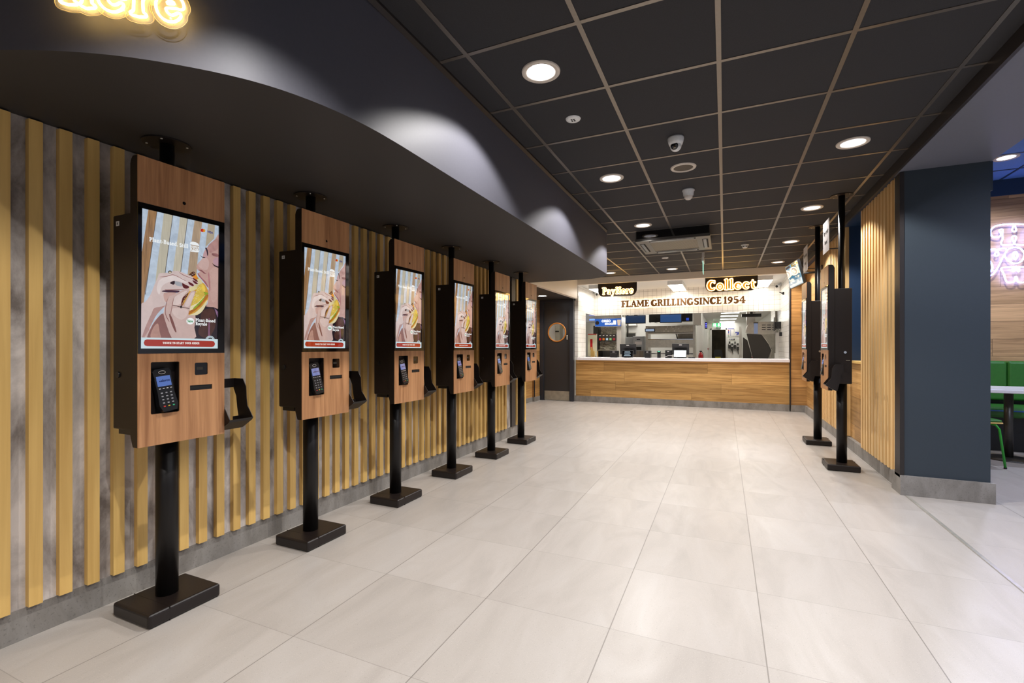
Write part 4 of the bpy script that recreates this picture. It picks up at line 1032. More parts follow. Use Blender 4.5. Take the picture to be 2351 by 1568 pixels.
def neon_text(word, fr, scale, sx, r, parent, mat, grow=0.03, track=0.0, back=None, backm=None, d=0.014, name='neon_letter', edge=None):
    out, W = layout(word, track=track)
    for ch, x in out:
        wdt, loops = glyph(ch, grow)
        m = MB().mat(mat)
        for lp in loops:
            if len(lp) < 5: continue
            m.tube([fr(((p[0] + x) * sx, p[1] * scale), d) for p in lp], r, 6, True)
        nb = m.build(name, None, parent)
        if backm is not None:
            outer = glyph(ch, grow + back)[1]
            f2 = MB().mat(backm); lp0 = outer[0]
            vs = [fr(((p[0] + x) * sx, p[1] * scale), .003) for p in lp0]; vb = [fr(((p[0] + x) * sx, p[1] * scale), .007) for p in lp0]
            A_ = [f2.bm.verts.new(v) for v in vs]; B_ = [f2.bm.verts.new(v) for v in vb]; n_ = len(vs)
            for i in range(n_): f2._tag([f2.bm.faces.new((A_[i], A_[(i + 1) % n_], B_[(i + 1) % n_], B_[i]))])
            for t3 in tessellate_polygon([[Vector((p[0], p[1], 0)) for p in lp0]]):
                try: f2._tag([f2.bm.faces.new([B_[i] for i in t3])]); f2._tag([f2.bm.faces.new([A_[i] for i in t3][::-1])])
                except ValueError: pass
            f2.build('letter_backing_or_halo', None, nb)  # clear backing on the bulkhead sign, painted tube glow on the boards
            if edge is not None: MB().tube(vb, .0016, 5, True).build('backing_edge', edge, nb)
    return W
def hanging_board(label, pxs, pys, word, tx, ty, Y, r, upper=1.0):
    x0, x1 = atY(pxs[0], pys[0], Y)[0], atY(pxs[1], pys[0], Y)[0]; z1 = 2.606; z0 = atY((pxs[0] + pxs[1]) / 2, pys[1], Y)[2]
    t = thing('hanging_neon_sign', label, 'sign', ((x0 + x1) / 2, Y, z0)); X0 = t.location.x
    rr_ = 0.13; poly = [(x0 - X0, z1 - z0), (x1 - X0, z1 - z0)]
    poly += [(x1 - X0 - rr_ + rr_ * math.cos(R(a)), rr_ * 1.05 - rr_ * 1.05 * math.sin(R(a))) for a in range(0, 91, 10)]
    poly += [(x0 - X0 + rr_ - rr_ * math.sin(R(a)), rr_ * 1.05 - rr_ * 1.05 * math.cos(R(a))) for a in range(0, 91, 10)]
    MB().prism(poly, 0.0, 0.02, 'Y').build('sign_board', M['sign_board'], t)
    ta = atY(tx[0], ty[1], Y); tb = atY(tx[1], ty[1], Y); out, W = layout(word, 0.2)
    zb = atY((tx[0] + tx[1]) / 2, ty[1], Y)[2]; ztp = atY((tx[0] + tx[1]) / 2, ty[0], Y)[2]
    fr = frame((ta[0] - X0, 0.0, zb - z0), (1, 0, 0))
    neon_text(word, fr, (ztp - zb) / upper, (tb[0] - ta[0]) / W, r, t, M['neon_warm'], 0.0, 0.0, 0.075, M['amber_halo'])
    return t
M['amber_halo'] = paint('amber_halo_paint', '#a8701c', 0.3, var=0.0)  # orange tube glow painted as shapes around the letters
hanging_board('dark hanging board with a glowing yellow outline word Pay Here, over the counter left', (1373, 1462), (652, 680), 'PayHere', (1383, 1455), (659, 675), 10.26, 0.0050)
hanging_board('dark hanging board with a glowing yellow outline word Collect, over the counter right', (1619, 1740), (640, 668.5), 'Collect', (1623, 1736), (640.5, 665), 10.26, 0.0072, 1.05)

# neon word on the bulkhead at the top left
A0, B0 = Vector((-1.90, 0.775, 2.288)), Vector((-1.655, 0.99, 2.288))
u = (B0 - A0); L_ = u.length; ux = u.normalized()
t = thing('neon_word_sign', 'glowing yellow outline word here on clear backing, fixed to the charcoal bulkhead', 'sign', A0)
fr = frame((0, 0, 0), ux)
W = neon_text('here', fr, 0.135, L_ / 2.55, 0.0042, t, M['neon_warm'], 0.0, 0.0, 0.13, M['clear'], 0.016, edge=M['acrylic'])
for q in (0.1, 0.5, 0.9):
    p = fr((L_ * q, 0.02), 0.0); MB().cyl(p, fr((L_ * q, 0.02), -0.07), 0.004, n=8).build('stand_off', M['steel'], t)

# cool neon lettering in the dining room
def npx(x, y): return atY(2230 + x / 7.8425, 480 + y / 7.8425, 7.90)
t = thing('neon_wall_sign', 'white violet neon script lettering on the oak wall beyond the blue pillar', 'sign', (3.1, 7.93, 2.3))
def ntube(pts, r=0.0085, closed=False, mirror=None, nm='neon_tube'):
    for mm in ([None, mirror] if mirror else [None]):
        P = [(2 * mm - x, y) if mm else (x, y) for x, y in pts]
        P = smooth_loop(P, 5, closed)
        MB().tube([Vector(npx(*p)) - t.location for p in P], r, 6, closed).build(nm, M['neon_blue'], t)
ntube([(770, 275), (745, 270), (560, 280), (440, 305), (365, 360), (345, 430), (375, 490), (440, 508), (500, 500), (535, 465), (525, 420), (505, 385), (535, 362), (565, 375), (560, 450), (562, 540), (540, 600), (550, 640), (600, 645), (720, 640), (768, 620), (750, 560), (735, 520), (745, 490), (772, 482)], mirror=772)
ntube([(770, 280), (745, 340), (735, 380), (752, 402), (772, 404)], mirror=772)
ntube([(790, 690), (880, 710), (945, 780), (950, 850), (900, 940), (790, 978), (680, 940), (610, 860), (612, 790), (680, 715)], closed=True)
ntube([(790, 770), (820, 800), (820, 870), (790, 900), (760, 870), (760, 800)], 0.011, True)
ntube([(325, 732), (420, 720), (455, 750), (428, 800), (430, 840), (475, 842), (490, 800), (468, 750), (500, 715), (600, 712), (640, 740), (615, 790), (560, 880), (500, 1010), (440, 1110), (380, 1180), (320, 1205)])
ntube([(335, 935), (370, 1000), (380, 1060), (360, 1110), (325, 1135)], 0.010)
ntube([(785, 1045), (740, 1040), (620, 1045), (545, 1065), (545, 1095), (590, 1180), (615, 1270), (650, 1315), (720, 1322), (775, 1300), (785, 1240), (803, 1215)], mirror=803)
ntube([(745, 1050), (740, 1100), (755, 1125), (780, 1100), (785, 1040), (803, 1035)], mirror=803)

# ================================================================== CEILING EQUIPMENT
t = thing('air_conditioning_cassette', 'square ceiling cassette unit with black sides and a mesh air grille', 'air conditioner', (-0.615, 6.80, 2.60))
x0, x1, y0, y1 = -0.455, 0.455, -0.45, 0.45
box('casing', M['gloss_black'], x0 + .01, y0 + .01, 0.035, x1 - .01, y1 - .01, 0.139, t)
MB().prism([(x0, y0), (x1, y0), (x1, y1), (x0, y1)], 0.0, 0.035, 'Z', holes=[[(x0 + .16, y0 + .16), (x1 - .16, y0 + .16), (x1 - .16, y1 - .16), (x0 + .16, y1 - .16)]]).build('fascia_frame', paint('silver_frame', '#6f6c66', 0.3, 0.85), t)
M['mesh'] = grid('air_grille_mesh', 'XY', 0.014, 0.006, '#2c281f', '#857b64', 0.4)
box('air_grille', M['mesh'], x0 + .16, y0 + .16, 0.004, x1 - .16, y1 - .16, 0.02, t)
for nm, b in (('louvre', (x0 + .03, y0 + .17, x0 + .10, y1 - .17)), ('louvre', (x1 - .10, y0 + .17, x1 - .03, y1 - .17)), ('louvre', (x0 + .17, y0 + .03, x1 - .17, y0 + .10)), ('louvre', (x0 + .17, y1 - .10, x1 - .17, y1 - .03))):
    MB().mat(M['void']).box(b[0], b[1], -.001, b[2], b[3], .001).mat(M['chrome']).box(b[0] + .012, b[1] + .006, -.004, b[2] - .02, b[3] - .006, -.001).build(nm, None, t)

t = thing('dome_camera', 'white turret security camera with a black eye, nearest on the ceiling', 'security camera', (-0.322, 3.625, CZ))
MB().lathe([(0, 0), (0.055, 0), (0.057, -0.012), (0.052, -0.035), (0.045, -0.055), (0.0, -0.06)], n=28).build('mount', M['plastic_white'], t)
dirv = Vector((0.322, -3.625, -1.2)).normalized(); dirv = (dirv + Vector((-.28, 0, 0.0))).normalized(); c = Vector((0, 0, -0.062))
q = dirv.to_track_quat('Z', 'Y').to_matrix().to_4x4()
prof = [(0.040 * math.sin(R(a)), 0.040 * math.cos(R(a))) for a in range(38, 181, 12)] + [(0, -.04)]
bl = MB().lathe(prof, n=28, T=Matrix.Translation(c) @ q).build('camera_ball', M['plastic_white'], t)
MB().lathe([(0.0, 0.036), (0.020, 0.0355), (0.0255, 0.033), (0.0265, 0.028)], n=28, T=Matrix.Translation(c) @ q).build('lens_window', M['gloss_black'], bl)
MB().box(-.009, -.016, .0362, .009, -.010, .0372, T=Matrix.Translation(c) @ q).build('sensor', M['paper'], bl)

t = thing('ceiling_speaker', 'round dark ceiling speaker with a cream rim', 'speaker', (-0.317, 4.25, CZ))
MB().lathe([(0.078, -0.004), (0.082, -0.010), (0.100, -0.008), (0.104, 0)], n=36).build('rim', M['trim_ring'], t)
M['spk'] = grid('speaker_mesh', 'XY', 0.006, 0.003, '#2c2721', '#55493a', 0.6)
MB().lathe([(0, -.004), (0.080, -.004)], n=36).build('grille', M['spk'], t)

t = thing('ceiling_sensor', 'white dome ceiling sensor hanging behind the speaker, smooth with no lens', 'sensor', (-0.317, 4.87, CZ))
MB().lathe([(0, 0), (0.056, 0), (0.058, -0.012), (0.050, -0.024), (0.046, -0.060), (0.044, -0.066)], n=28).build('housing', M['plastic_white'], t)
MB().lathe([(0.040, -0.064), (0.036, -0.082), (0.022, -0.096), (0, -0.101)], n=28).build('dome', paint('milky_dome', '#cfc9c4', 0.3), t)

t = thing('emergency_light', 'small white disc ceiling fitting with four dark holes, behind the nearest downlight', 'emergency light', (-0.921, 3.048, CZ))
MB().lathe([(0, -.008), (0.030, -.009), (0.046, -.007), (0.050, 0)], n=32).build('disc', M['plastic_white'], t)
for dx in (-.008, .008):
    for dy in (-.010, .010): MB().box(dx - .005, dy - .006, -.0105, dx + .005, dy + .006, -.0085).build('lens_hole', M['void'], t)

t = thing('smoke_detector', 'white smoke detector on the ceiling right of the cassette unit', 'smoke detector', (0.279, 7.80, CZ))
MB().lathe([(0, 0), (0.052, 0), (0.053, -.018), (0.046, -.022)], n=28).build('base', M['plastic_white'], t)
MB().lathe([(0.034, -.020), (0.036, -.045), (0.028, -.055), (0, -.057)], n=28).build('sensing_head', M['plastic_white'], t)
for a in range(0, 360, 60): MB().box(.0345, -.008, -.040, .038, .008, -.032, T=Matrix.Rotation(R(a), 4, 'Z')).build('slot', M['void'], t)

t = thing('ceiling_disc', 'small flat white ceiling disc just behind the cassette unit', 'sensor', (-0.921, 8.425, CZ))
MB().lathe([(0, -.010), (0.040, -.010), (0.052, -.006), (0.054, 0)], n=28).build('cover', M['plastic_white'], t)
MB().lathe([(0, -.014), (0.018, -.013), (0.02, -.010)], n=20).build('button', M['trim_ring'], t)

t = thing('exit_sign', 'edge-on hanging exit sign plate below a small ceiling bracket', 'exit sign', (-0.31, 8.2, CZ))
box('bracket', M['plastic_white'], -.018, -.03, -.075, .018, .03, 0, t, .003)
MB().cyl((0, 0, -.07), (0, 0, -.10), .004).build('hanger', M['steel'], t)
box('light_housing', M['plastic_white'], -.016, -.16, -.16, .016, .16, -.10, t, .004)
M['exit_face'] = glow('exit_plate', '#a8e6cf', 0.9)
MB().mat(M['exit_face']).box(-.003, -.16, -.335, .003, .16, -.16).build('sign_plate', None, t)

# tilted wall screen on the right
t = thing('tilted_wall_screen', 'pale blue television screen tilted down on a wall arm above the right kiosks', 'television', (1.00, 8.43, 2.33))
NT_, FT_, NB_ = Vector((.978, 8.073, 2.50)), Vector((.901, 8.79, 2.50)), Vector((1.060, 8.083, 2.165))
uy = (FT_ - NT_); vz = (NB_ - NT_); nn = uy.cross(vz).normalized()
if nn.x > 0: nn = -nn
def tv(a, b, d=0): return NT_ + uy * a + vz * b + nn * d - t.location
def slab(m, a0, b0, a1, b1, d0, d1):
    c = [tv(a, b, d) for d in (d0, d1) for a, b in ((a0, b0), (a1, b0), (a1, b1), (a0, b1))]
    v = [m.bm.verts.new(p) for p in c]
    for q in ((0, 1, 2, 3), (7, 6, 5, 4), (0, 4, 5, 1), (1, 5, 6, 2), (2, 6, 7, 3), (3, 7, 4, 0)): m._tag([m.bm.faces.new([v[i] for i in q])])
    return m
slab(MB(), -.015, -.03, 1.015, 1.03, -.035, 0).build('casing', M['blk'], t)
m = MB().mat(sc_mat('tv_blue', '#8fbdd6', .8))
slab(m, 0, 0, 1, 1, 0, .001)
def tvp(col, pts, e=.8):
    m.mat(M.setdefault('tv' + col, sc_mat('tv_' + col.strip('#'), col, e))); LV[0] += 1; d = .0015 + (LV[0] % 60) * .0001
    m.fill([pts], lambda p: tv(p[0], p[1], d))
tvp('#4c94b4', [(.0, .2), (.45, .15), (.65, .5), (.9, .45), (.95, .75), (.0, .72)])
tvp('#c4dce8', [(0, .74), (1, .74), (1, 1), (0, 1)])
tvp('#c79a2c', [(.03, .02), (.5, .02), (.5, .14), (.03, .14)]); tvp('#dfe8da', [(.12, .05), (.4, .05), (.4, .10), (.12, .10)])
tvp('#6b5c58', [(.62, .02), (.98, .02), (.98, .12), (.62, .12)])
for P in ([(.1, .22), (.28, .24), (.24, .3), (.16, .34), (.2, .5), (.06, .62), (.02, .56), (.1, .48), (.07, .36)], [(.36, .5), (.5, .46), (.45, .58), (.6, .66), (.5, .72), (.34, .66), (.44, .62)], [(.7, .5), (.96, .5), (.96, .72), (.72, .74), (.74, .66), (.88, .64), (.88, .6), (.76, .6), (.88, .56)]):
    tvp('#fbfbf4', P, 1.3)  # sign reflections drawn into the screen as bright shapes
tvp('#7c7c80', [(.28, .8), (.42, .8), (.42, .94), (.28, .94)])
m.build('picture', None, t, fix=False)
arm = MB().mat(M['blk']).cyl(tv(.5, .5, -.04), Vector((1.345, 8.43, 2.36)) - t.location, .016, n=10)
arm.box(.330, -.06, -.08, .345, .06, .12).build('wall_arm', None, t)

# ================================================================== COUNTER BAY LIGHTS AND CAMERAS
for lab, xc in (('left ceiling light panel of the tiled bay, half behind the Pay Here board', -2.66), ('middle ceiling light panel of the tiled bay, between the two neon boards', -0.95), ('right ceiling light panel of the tiled bay, beside the Collect board', 0.72)):
    t = thing('light_panel', lab, 'ceiling light', (xc, 11.10, 2.62), 0, 'light panels over the counter bay')
    box('housing', M['plastic_white'], -.15, -.6, -.085, .15, .6, 0, t)
    MB().mat(M['panel_light']).box(-.143, -.593, -.089, .143, .593, -.0855).build('diffuser', None, t)
def bullet(lab, x, y, z, sx):
    t = thing('bullet_camera', lab, 'security camera', (x, y, z))
    MB().cyl((0, 0, 0), (sx * .05, -.01, -.03), .028, .03, n=16).build('wall_mount', M['plastic_white'], t)
    MB().cyl((sx * .04, -.01, -.03), (sx * .09, -.09, -.065), .03, n=18).build('camera_body', M['plastic_white'], t)
    MB().cyl((sx * .089, -.088, -.0645), (sx * .092, -.094, -.0665), .026, n=18).build('lens', M['gloss_black'], t)
p = atY(1362, 676, 11.7); bullet('small white camera in the left corner of the tiled bay', -2.99, 11.70, p[2] + .05, 1)
p = atY(1781, 657, 11.7); bullet('small white camera in the right corner of the tiled bay', 1.12, 11.70, p[2] + .05, -1)
p = atX(1790, 682, 1.12); t = thing('wall_hook', 'small black bracket on the right tiled wall below the corner camera', 'bracket', (1.125, 11.2, p[2]))
MB().box(-.03, -.03, -.03, 0, .03, .03, .004).cyl((-.03, 0, 0), (-.09, -.02, .03), .010).build('bracket_body', M['blk'], t)

# ================================================================== KITCHEN
def K(px0, py0, px1, py1, Y):
    a, b = atY(px0, py0, Y), atY(px1, py1, Y)
    cy = ((py0 + py1) / 2, (px0 + px1) / 2)
    z1 = atY(cy[1], py0, Y)[2]; z0 = atY(cy[1], py1, Y)[2]
    return a[0], b[0], z0, z1
CT = 0.985
def kt(name, label, cat, px0, py0, px1, py1, Y, group=None, base=None):
    x0, x1, z0, z1 = K(px0, py0, px1, py1, Y)
    if base is not None: z0 = base
    t = thing(name, label, cat, ((x0 + x1) / 2, Y, z0), 0, group)
    return t, (x1 - x0) / 2, z1 - z0
# steel prep counter along the kitchen so things behind the worktop stand on something
t = thing('steel_back_bench', 'low stainless bench behind the service counter, mostly hidden', 'bench', (-1.2, 12.85, 0))
box('bench_top', M['steel_dull'], -1.10, -.35, .86, .52, .40, .90, t)
for x in (-1.06, .48):
    for y in (-.3, .4): box('leg', M['steel_dull'], x - .02, y - .02, 0, x + .02, y + .02, .86, t)
BT = .90
# chart on the left wall, beige boards
t, w_, h_ = kt('wall_chart', 'tall cream chart with a red column, behind the left tiled wall', 'poster', 1342, 752, 1357, 820, 11.6, base=1.0)
t.location.x = -3.0 - 0.12
box('chart_board', paint('cream_board', '#d5cfb0', .5), 0.0, -.01, 0.0, .22, .01, 0.55, t)
box('red_column', M['red'], .06, -.014, .15, .12, -.010, .42, t); box('red_edge', M['red'], 0, -.013, .53, .22, -.010, .55, t)
box('support_post', M['white'], .0, .011, -1.0, .22, .05, .55, t)
t = thing('bread_tray_stack', 'pale upright wooden boards leaning left of the drinks machine', 'boards', (-3.02, 11.75, 0))
for i in range(3): MB().box(-.02 + .035 * i, -.2, 0.0, .004 + .035 * i, .2, 1.22 - .05 * i).build('board', M['slat'], t)
t = thing('wall_control_box', 'grey control box with blue lit slots high at the left end of the kitchen opening', 'control box', (-3.20, 12.2, 1.86))
box('casing', M['grey_plastic'], -.14, -.08, 0, .14, .08, .26, t, .01)
for z in (.06, .18): box('blue_display', M.setdefault('bluedisp', glow('blue_display', '#5c86ff', 2.2)), -.02, -.084, z, .12, -.081, z + .035, t)
# drinks machine
t, w_, h_ = kt('drinks_dispenser', 'steel drinks dispenser with five coloured buttons under a blue shake light box', 'drinks machine', 1370, 748, 1429, 820, 12.4, base=0)
box('frame_left', M['steel_dark'], -w_ - .02, -.28, 0, -w_ + .11, .3, h_, t)
box('frame_right', M['white'], w_ - .10, -.25, 0, w_ + .02, .3, h_ + .22, t)
box('back_panel', M['white'], -w_ + .11, .2, 0, w_ - .1, .3, h_, t)
box('base_cabinet', M['steel_dull'], -w_ + .11, -.28, 0, w_ - .1, .3, .95, t)
zb = K(1378, 768, 1420, 783, 12.1); z0 = zb[2]; z1 = zb[3]
bp_ = box('button_panel', M['steel_dark'], -w_ + .12, -.30, z0, w_ - .11, -.22, z1, t)
for i, c in enumerate(('#c8141c', '#d4731a', '#b9d3e0', '#8cc070', '#b01828')):
    xx = -w_ + .12 + (2 * w_ - .23) * (i + .5) / 5
    box('drink_button', glow('drink_button' + c, c, .8), xx - .026, -.306, z0 + .02, xx + .026, -.299, z0 + .075, bp_)
    box('nozzle_label', M['paper'], xx - .02, -.305, z1 - .035, xx + .02, -.3, z1 - .015, bp_)
zs = atY(1400, 803, 12.2)[2]
box('drip_shelf', M['steel_dull'], -w_ + .11, -.35, zs - .02, w_ - .1, 0, zs, t)
# crumpled clear wrap
def wrap(x0, z0, x1, z1, y, parent, sd):
    random.seed(sd); n = 16; m = MB().mat(M['wrap']); V = [[m.bm.verts.new((x0 + (x1 - x0) * i / n, y + random.uniform(-.035, .035), z0 + (z1 - z0) * j / n)) for j in range(n + 1)] for i in range(n + 1)]
    for i in range(n):
        for j in range(n): m._tag([m.bm.faces.new((V[i][j], V[i + 1][j], V[i + 1][j + 1], V[i][j + 1]))])
    m.build('plastic_wrap', None, parent, fix=False)
M['wrap'] = paint('crumpled_film', '#eee9dc', 0.2, 0.0, var=0.12, scale=8)
wrap(-w_ + .11, zs + .0, w_ - .10, z0 - .01, -.12, t, 3); wrap(-w_ + .14, z1 + .01, w_ - .13, h_ - .02, -.1, t, 4)
# shake light box on its hood
t, w_, h_ = kt('menu_light_box', 'blue lit menu box with cookie picture and white words reading OREO SHAKE', 'light box', 1366, 731, 1427, 749, 12.05)
box('housing', M['steel'], -w_, 0, -.015, w_, .06, h_ + .1, t)
m = MB().mat(glow('lightbox_blue', '#1f55a8', 1.25)).box(-w_ + .005, -.006, 0.0, w_ - .01, 0, h_ - .005)
y_ = -.008
m.mat(glow('lightbox_white', '#f2f4f6', 1.6))
put_text(m, 'OREO', .085, lambda p: (p[0] - .05, y_, p[1] + h_ * .66), .004); put_text(m, 'SHAKE', .068, lambda p: (p[0] + .02, y_, p[1] + h_ * .28), .003)
m.box(w_ * .38, y_, h_ * .2, w_ * .60, y_ + .001, h_ * .72)
m.mat(glow('lightbox_cream', '#cdb7a0', 1.2)).prism([(w_ * .72, h_ * .08), (w_ * .92, h_ * .08), (w_ * .96, h_ * .8), (w_ * .68, h_ * .8)], y_, y_ + .001, 'Y')
m.mat(glow('lightbox_cookie', '#2a1a18', .6)).prism([(-w_ * .82 + .05 * math.cos(a), h_ * .45 + .05 * math.sin(a)) for a in [2 * PI * i / 20 for i in range(20)]], y_, y_ + .001, 'Y')
m.build('lit_face', None, t)
box('hanger', M['steel'], -w_, .01, h_ + .1, w_, .05, 2.24 - t.location.z, t)
# monitors hanging under the header
def monitor(lab, px0, py0, px1, py1, Y, col='#2c4468', cat='monitor', yaw=0):
    t, w_, h_ = kt('order_monitor', lab, cat, px0, py0, px1, py1, Y)
    t.rotation_euler = (0, 0, R(yaw))
    box('casing', M['blk'], -w_, 0, 0, w_, .05, h_, t)
    mm = NT('monitor_screen'); v = mm.coords((1, 1, 1)); sp = mm.n('ShaderNodeSeparateXYZ'); mm.t.links.new(v, sp.inputs[0])
    mm.set((.01, .015, .03), .1, emit=lin(col), es=.55)
    MB().mat(mm.m).box(-w_ + .012, -.003, .02, w_ - .012, 0, h_ - .012).build('display', None, t)
    box('ceiling_bracket', M['steel_dark'], -.04, .05, h_ * .4, .04, .09, 2.24 - t.location.z, t)
    return t
monitor('dark blue kitchen monitor hanging right of the shake light box', 1436, 724, 1482, 743, 12.3)
monitor('brighter blue kitchen monitor hanging above the steel pass shelves', 1515, 721, 1565, 741, 12.3, '#3c639e')
t, w_, h_ = kt('monitor_rear_panel', 'black rear panel with loose cables behind the brighter blue monitor', 'monitor', 1490, 721, 1590, 739, 12.6)
box('panel', M['blk'], -w_, 0, 0, w_, .04, h_, t)
box('ceiling_bracket', M['steel_dark'], -.04, .04, h_ * .4, .04, .08, 2.24 - t.location.z, t)
for i in range(3):
    MB().tube([(-w_ * .8 + .1 * i + .08 * math.sin(k * .9 + i), -.03 - .01 * i, h_ * .8 - k * .045 + (0.02 * k * k * .12)) for k in range(7)], .006, 6).build('cable', M['blk'], t)
MB().box(w_ * .72, -.03, .03, w_ * .84, -.001, .09).build('blue_connector', glow('blue_connector', '#2a50d0', .7), t)
t, w_, h_ = kt('white_duct_box', 'white boxed column between the pass shelves and the back passage', 'duct', 1592, 719, 1610, 746, 13.2)
box('duct_body', M['white'], -w_, 0, 0, w_, .4, 2.24 - t.location.z, t); box('duct_shelf', M['white'], -.5, .1, -.03, -w_, .4, .02, t)
t, w_, h_ = kt('back_monitor', 'dark screen hung flat under the kitchen ceiling, right of the strip lights', 'monitor', 1703, 716, 1748, 727, 12.1)
box('screen_body', M['blk'], -w_, 0, 0, w_, .2, h_ * .6, t); box('ceiling_bracket', M['steel_dark'], -.03, .1, h_ * .5, .03, .15, 2.24 - t.location.z, t)
# pipe column and cash machine
t = thing('drain_pipe', 'dark vertical pipe between the drinks machine and the monitor', 'pipe', (K(1428, 730, 1436, 775, 13.6)[0] + .06, 13.6, 0))
MB().cyl((0, 0, 0), (0, 0, 2.2), .05, n=14).build('pipe', M['steel_dull'], t); MB().cyl((.1, 0, 1.45), (.1, 0, 2.2), .025, n=10).build('thin_pipe', M['steel_dark'], t)
t, w_, h_ = kt('ice_dispenser', 'grey two-part dispensing machine behind the left till', 'machine', 1429, 774, 1481, 815, 12.9, base=BT)
box('left_body', M['grey_plastic'], -w_, -.1, 0, 0, .35, h_, t, .01); box('right_body', M['grey_plastic'], 0, -.14, 0, w_, .35, h_ + .02, t, .01)
box('lower_panel', wood('greyed_panel', '#9a8f84', '#75695e', 'Z'), .02, -.145, .0, w_ - .02, -.139, .22, t)
box('display_slot', M['blk'], w_ * .35, -.146, h_ - .08, w_ * .65, -.139, h_ - .05, t); box('spout_recess', M['void'], w_ * .3, -.147, .24, w_ * .75, -.139, .33, t)
box('button_row', M['paper'], w_ * .2, -.146, h_ - .2, w_ * .8, -.139, h_ - .12, t)
t, w_, h_ = kt('wall_hatch', 'dark rectangular hatch on the white back wall above the grey machine', 'hatch', 1439, 765, 1459, 774, 14.18)
box('hatch_panel', M['steel_dark'], -w_, -.03, 0, w_, .019, h_, t); box('frame', M['steel'], -w_ - .02, -.02, h_, w_ + .02, .019, h_ + .03, t)
t, w_, h_ = kt('shelf_rail', 'white wall shelf below the dark blue monitor', 'shelf', 1436, 744, 1463, 748, 14.1)
box('shelf_board', M['white'], -w_, -.2, 0, w_, .09, h_, t)
t, w_, h_ = kt('wall_thermostat', 'small grey wall box below the white shelf', 'control box', 1438, 748, 1443, 753, 14.16)
box('casing', M['grey_plastic'], -w_, -.03, 0, w_, .03, h_, t)
# pass shelves
t, w_, h_ = kt('steel_pass_shelves', 'large stainless pass-through shelf unit in the middle of the kitchen opening', 'shelving', 1485, 748, 1598, 820, 12.75, base=BT)
for sx in (-1, 1): box('upright', M['steel'], sx * w_ - (.06 if sx > 0 else 0), -.2, 0, sx * w_ + (.06 if sx < 0 else 0), .3, h_, t)
pz = lambda py: atY(1540, py, 12.55)[2] - BT
top = MB().mat(M['steel_dull']).box(-w_ + .06, -.24, pz(763), w_ - .06, .3, pz(748)).build('top_hood', None, t)
random.seed(5)
for i in range(10): MB().mat(M['paper']).cyl((-w_ * .4 + random.uniform(0, w_), -.243, pz(749 + 13 * random.random())), (-w_ * .4 + random.uniform(0, .01), -.2, pz(756)), .009, n=10) if False else None
for i, (fx, fz) in enumerate(((.18, .82), (.3, .82), (.42, .80), (.56, .82), (.14, .5), (.34, .55), (.5, .52), (.08, .2), (.2, .18), (.38, .2))):
    xx = -w_ * .35 + 2 * w_ * fx * .7; zz = pz(763) + (pz(748) - pz(763)) * fz
    MB().cyl((xx, -.243, zz), (xx, -.238, zz), .012, n=12).build('white_dot', M['paper'], top)
for a, b, nm, mt in ((778, 780, 'shelf_lip', 'chrome'), (780, 798, 'heated_shelf', 'steel'), (764, 766, 'shelf_lip', 'steel'), (811, 813, 'shelf_lip', 'chrome')):
    box(nm, M[mt], -w_ + .06, -.22, pz(b), w_ - .06, .28, pz(a), t)
box('menu_strip', M['blk'], -w_ - .01, -.26, pz(761), -w_ + .24, -.241, pz(754), t)
box('strip_label', glow('strip_label', '#9fb0c8', .8), -w_ + .01, -.263, pz(760), -w_ + .22, -.26, pz(755), t)
box('back_tray', M['steel_dull'], w_ * .25, .1, pz(778), w_ - .08, .14, pz(766), t)
MB().cyl((w_ * .28, -.1, pz(778)), (w_ * .22, -.1, pz(766)), .012, n=8).build('handle_rod', M['blk'], t)
# tills on the worktop
def till(lab, a, b, scr):
    t, w_, h_ = kt('till', lab, 'till', a[0], a[1], a[2], a[3], 10.78, base=CT)
    T_ = Matrix.Translation((0, .03, h_ * .62)) @ Matrix.Rotation(R(14), 4, 'X')
    MB().box(-w_, -.015, -h_ * .40, w_, .02, h_ * .36, .006, T=T_).build('screen_back', M['blk'], t)
    MB().box(-.03, -.02, h_ * .26, .03, -.0155, h_ * .31, T=T_).build('badge', M['paper'], t)
    MB().box(-w_ * .45, -.05, 0, w_ * .45, .1, .03, .004).box(-.05, .0, .02, .05, .06, h_ * .6).build('stand', M['blk'], t)
    x0, x1, z0, z1 = K(*b, 10.62); cx = (x0 + x1) / 2 - t.location.x; ww = (x1 - x0) / 2; hh = z1 - CT
    T2 = Matrix.Translation((cx, -.16, .0)) @ Matrix.Rotation(R(-22), 4, 'X')
    cd = MB().box(-ww, 0, .012, ww, .018, hh, .003, T=T2).build('customer_display', M['blk'], t)
    m = MB().mat(scr[0]).box(-ww + .01, -.003, .025, ww - .01, 0, hh - .012, T=T2)
    if scr[1]:
        m.mat(scr[1])
        for q in range(4): m.box(-ww * .6 + .01 * (q % 2), -.005, .04 + .03 * q, ww * .6 - .02 * (q % 2), -.0035, .052 + .03 * q, T=T2)
    m.build('display_face', None, cd)
    MB().box(cx - .05, -.17, 0, cx + .05, -.06, .014).build('display_foot', M['blk'], t)
    return t
till('left till with a dark back and tilted customer display showing pale text', (1423, 789, 1460, 812), (1427, 803, 1453, 818), (M['gloss_black'], glow('till_text', '#9fb6c8', .8)))
till('right till with a bright white customer display', (1543, 788, 1582, 806), (1546, 802, 1576, 818), (glow('till_white', '#f2f7fa', 1.3), None))
def printer(lab, px0, py0, px1, py1):
    t, w_, h_ = kt('receipt_printer', lab, 'printer', px0, py0, px1, py1, 10.7, 'receipt printers on the worktop', base=CT)
    box('body', M['blk'], -w_, -.08, 0, w_, .12, h_, t, .006); box('paper_slot', M['steel_dark'], -w_ + .015, -.083, h_ * .55, w_ - .015, -.079, h_ * .62, t)
    box('badge', M['paper'], -w_ * .3, -.083, h_ * .78, w_ * .3, -.08, h_ * .84, t)
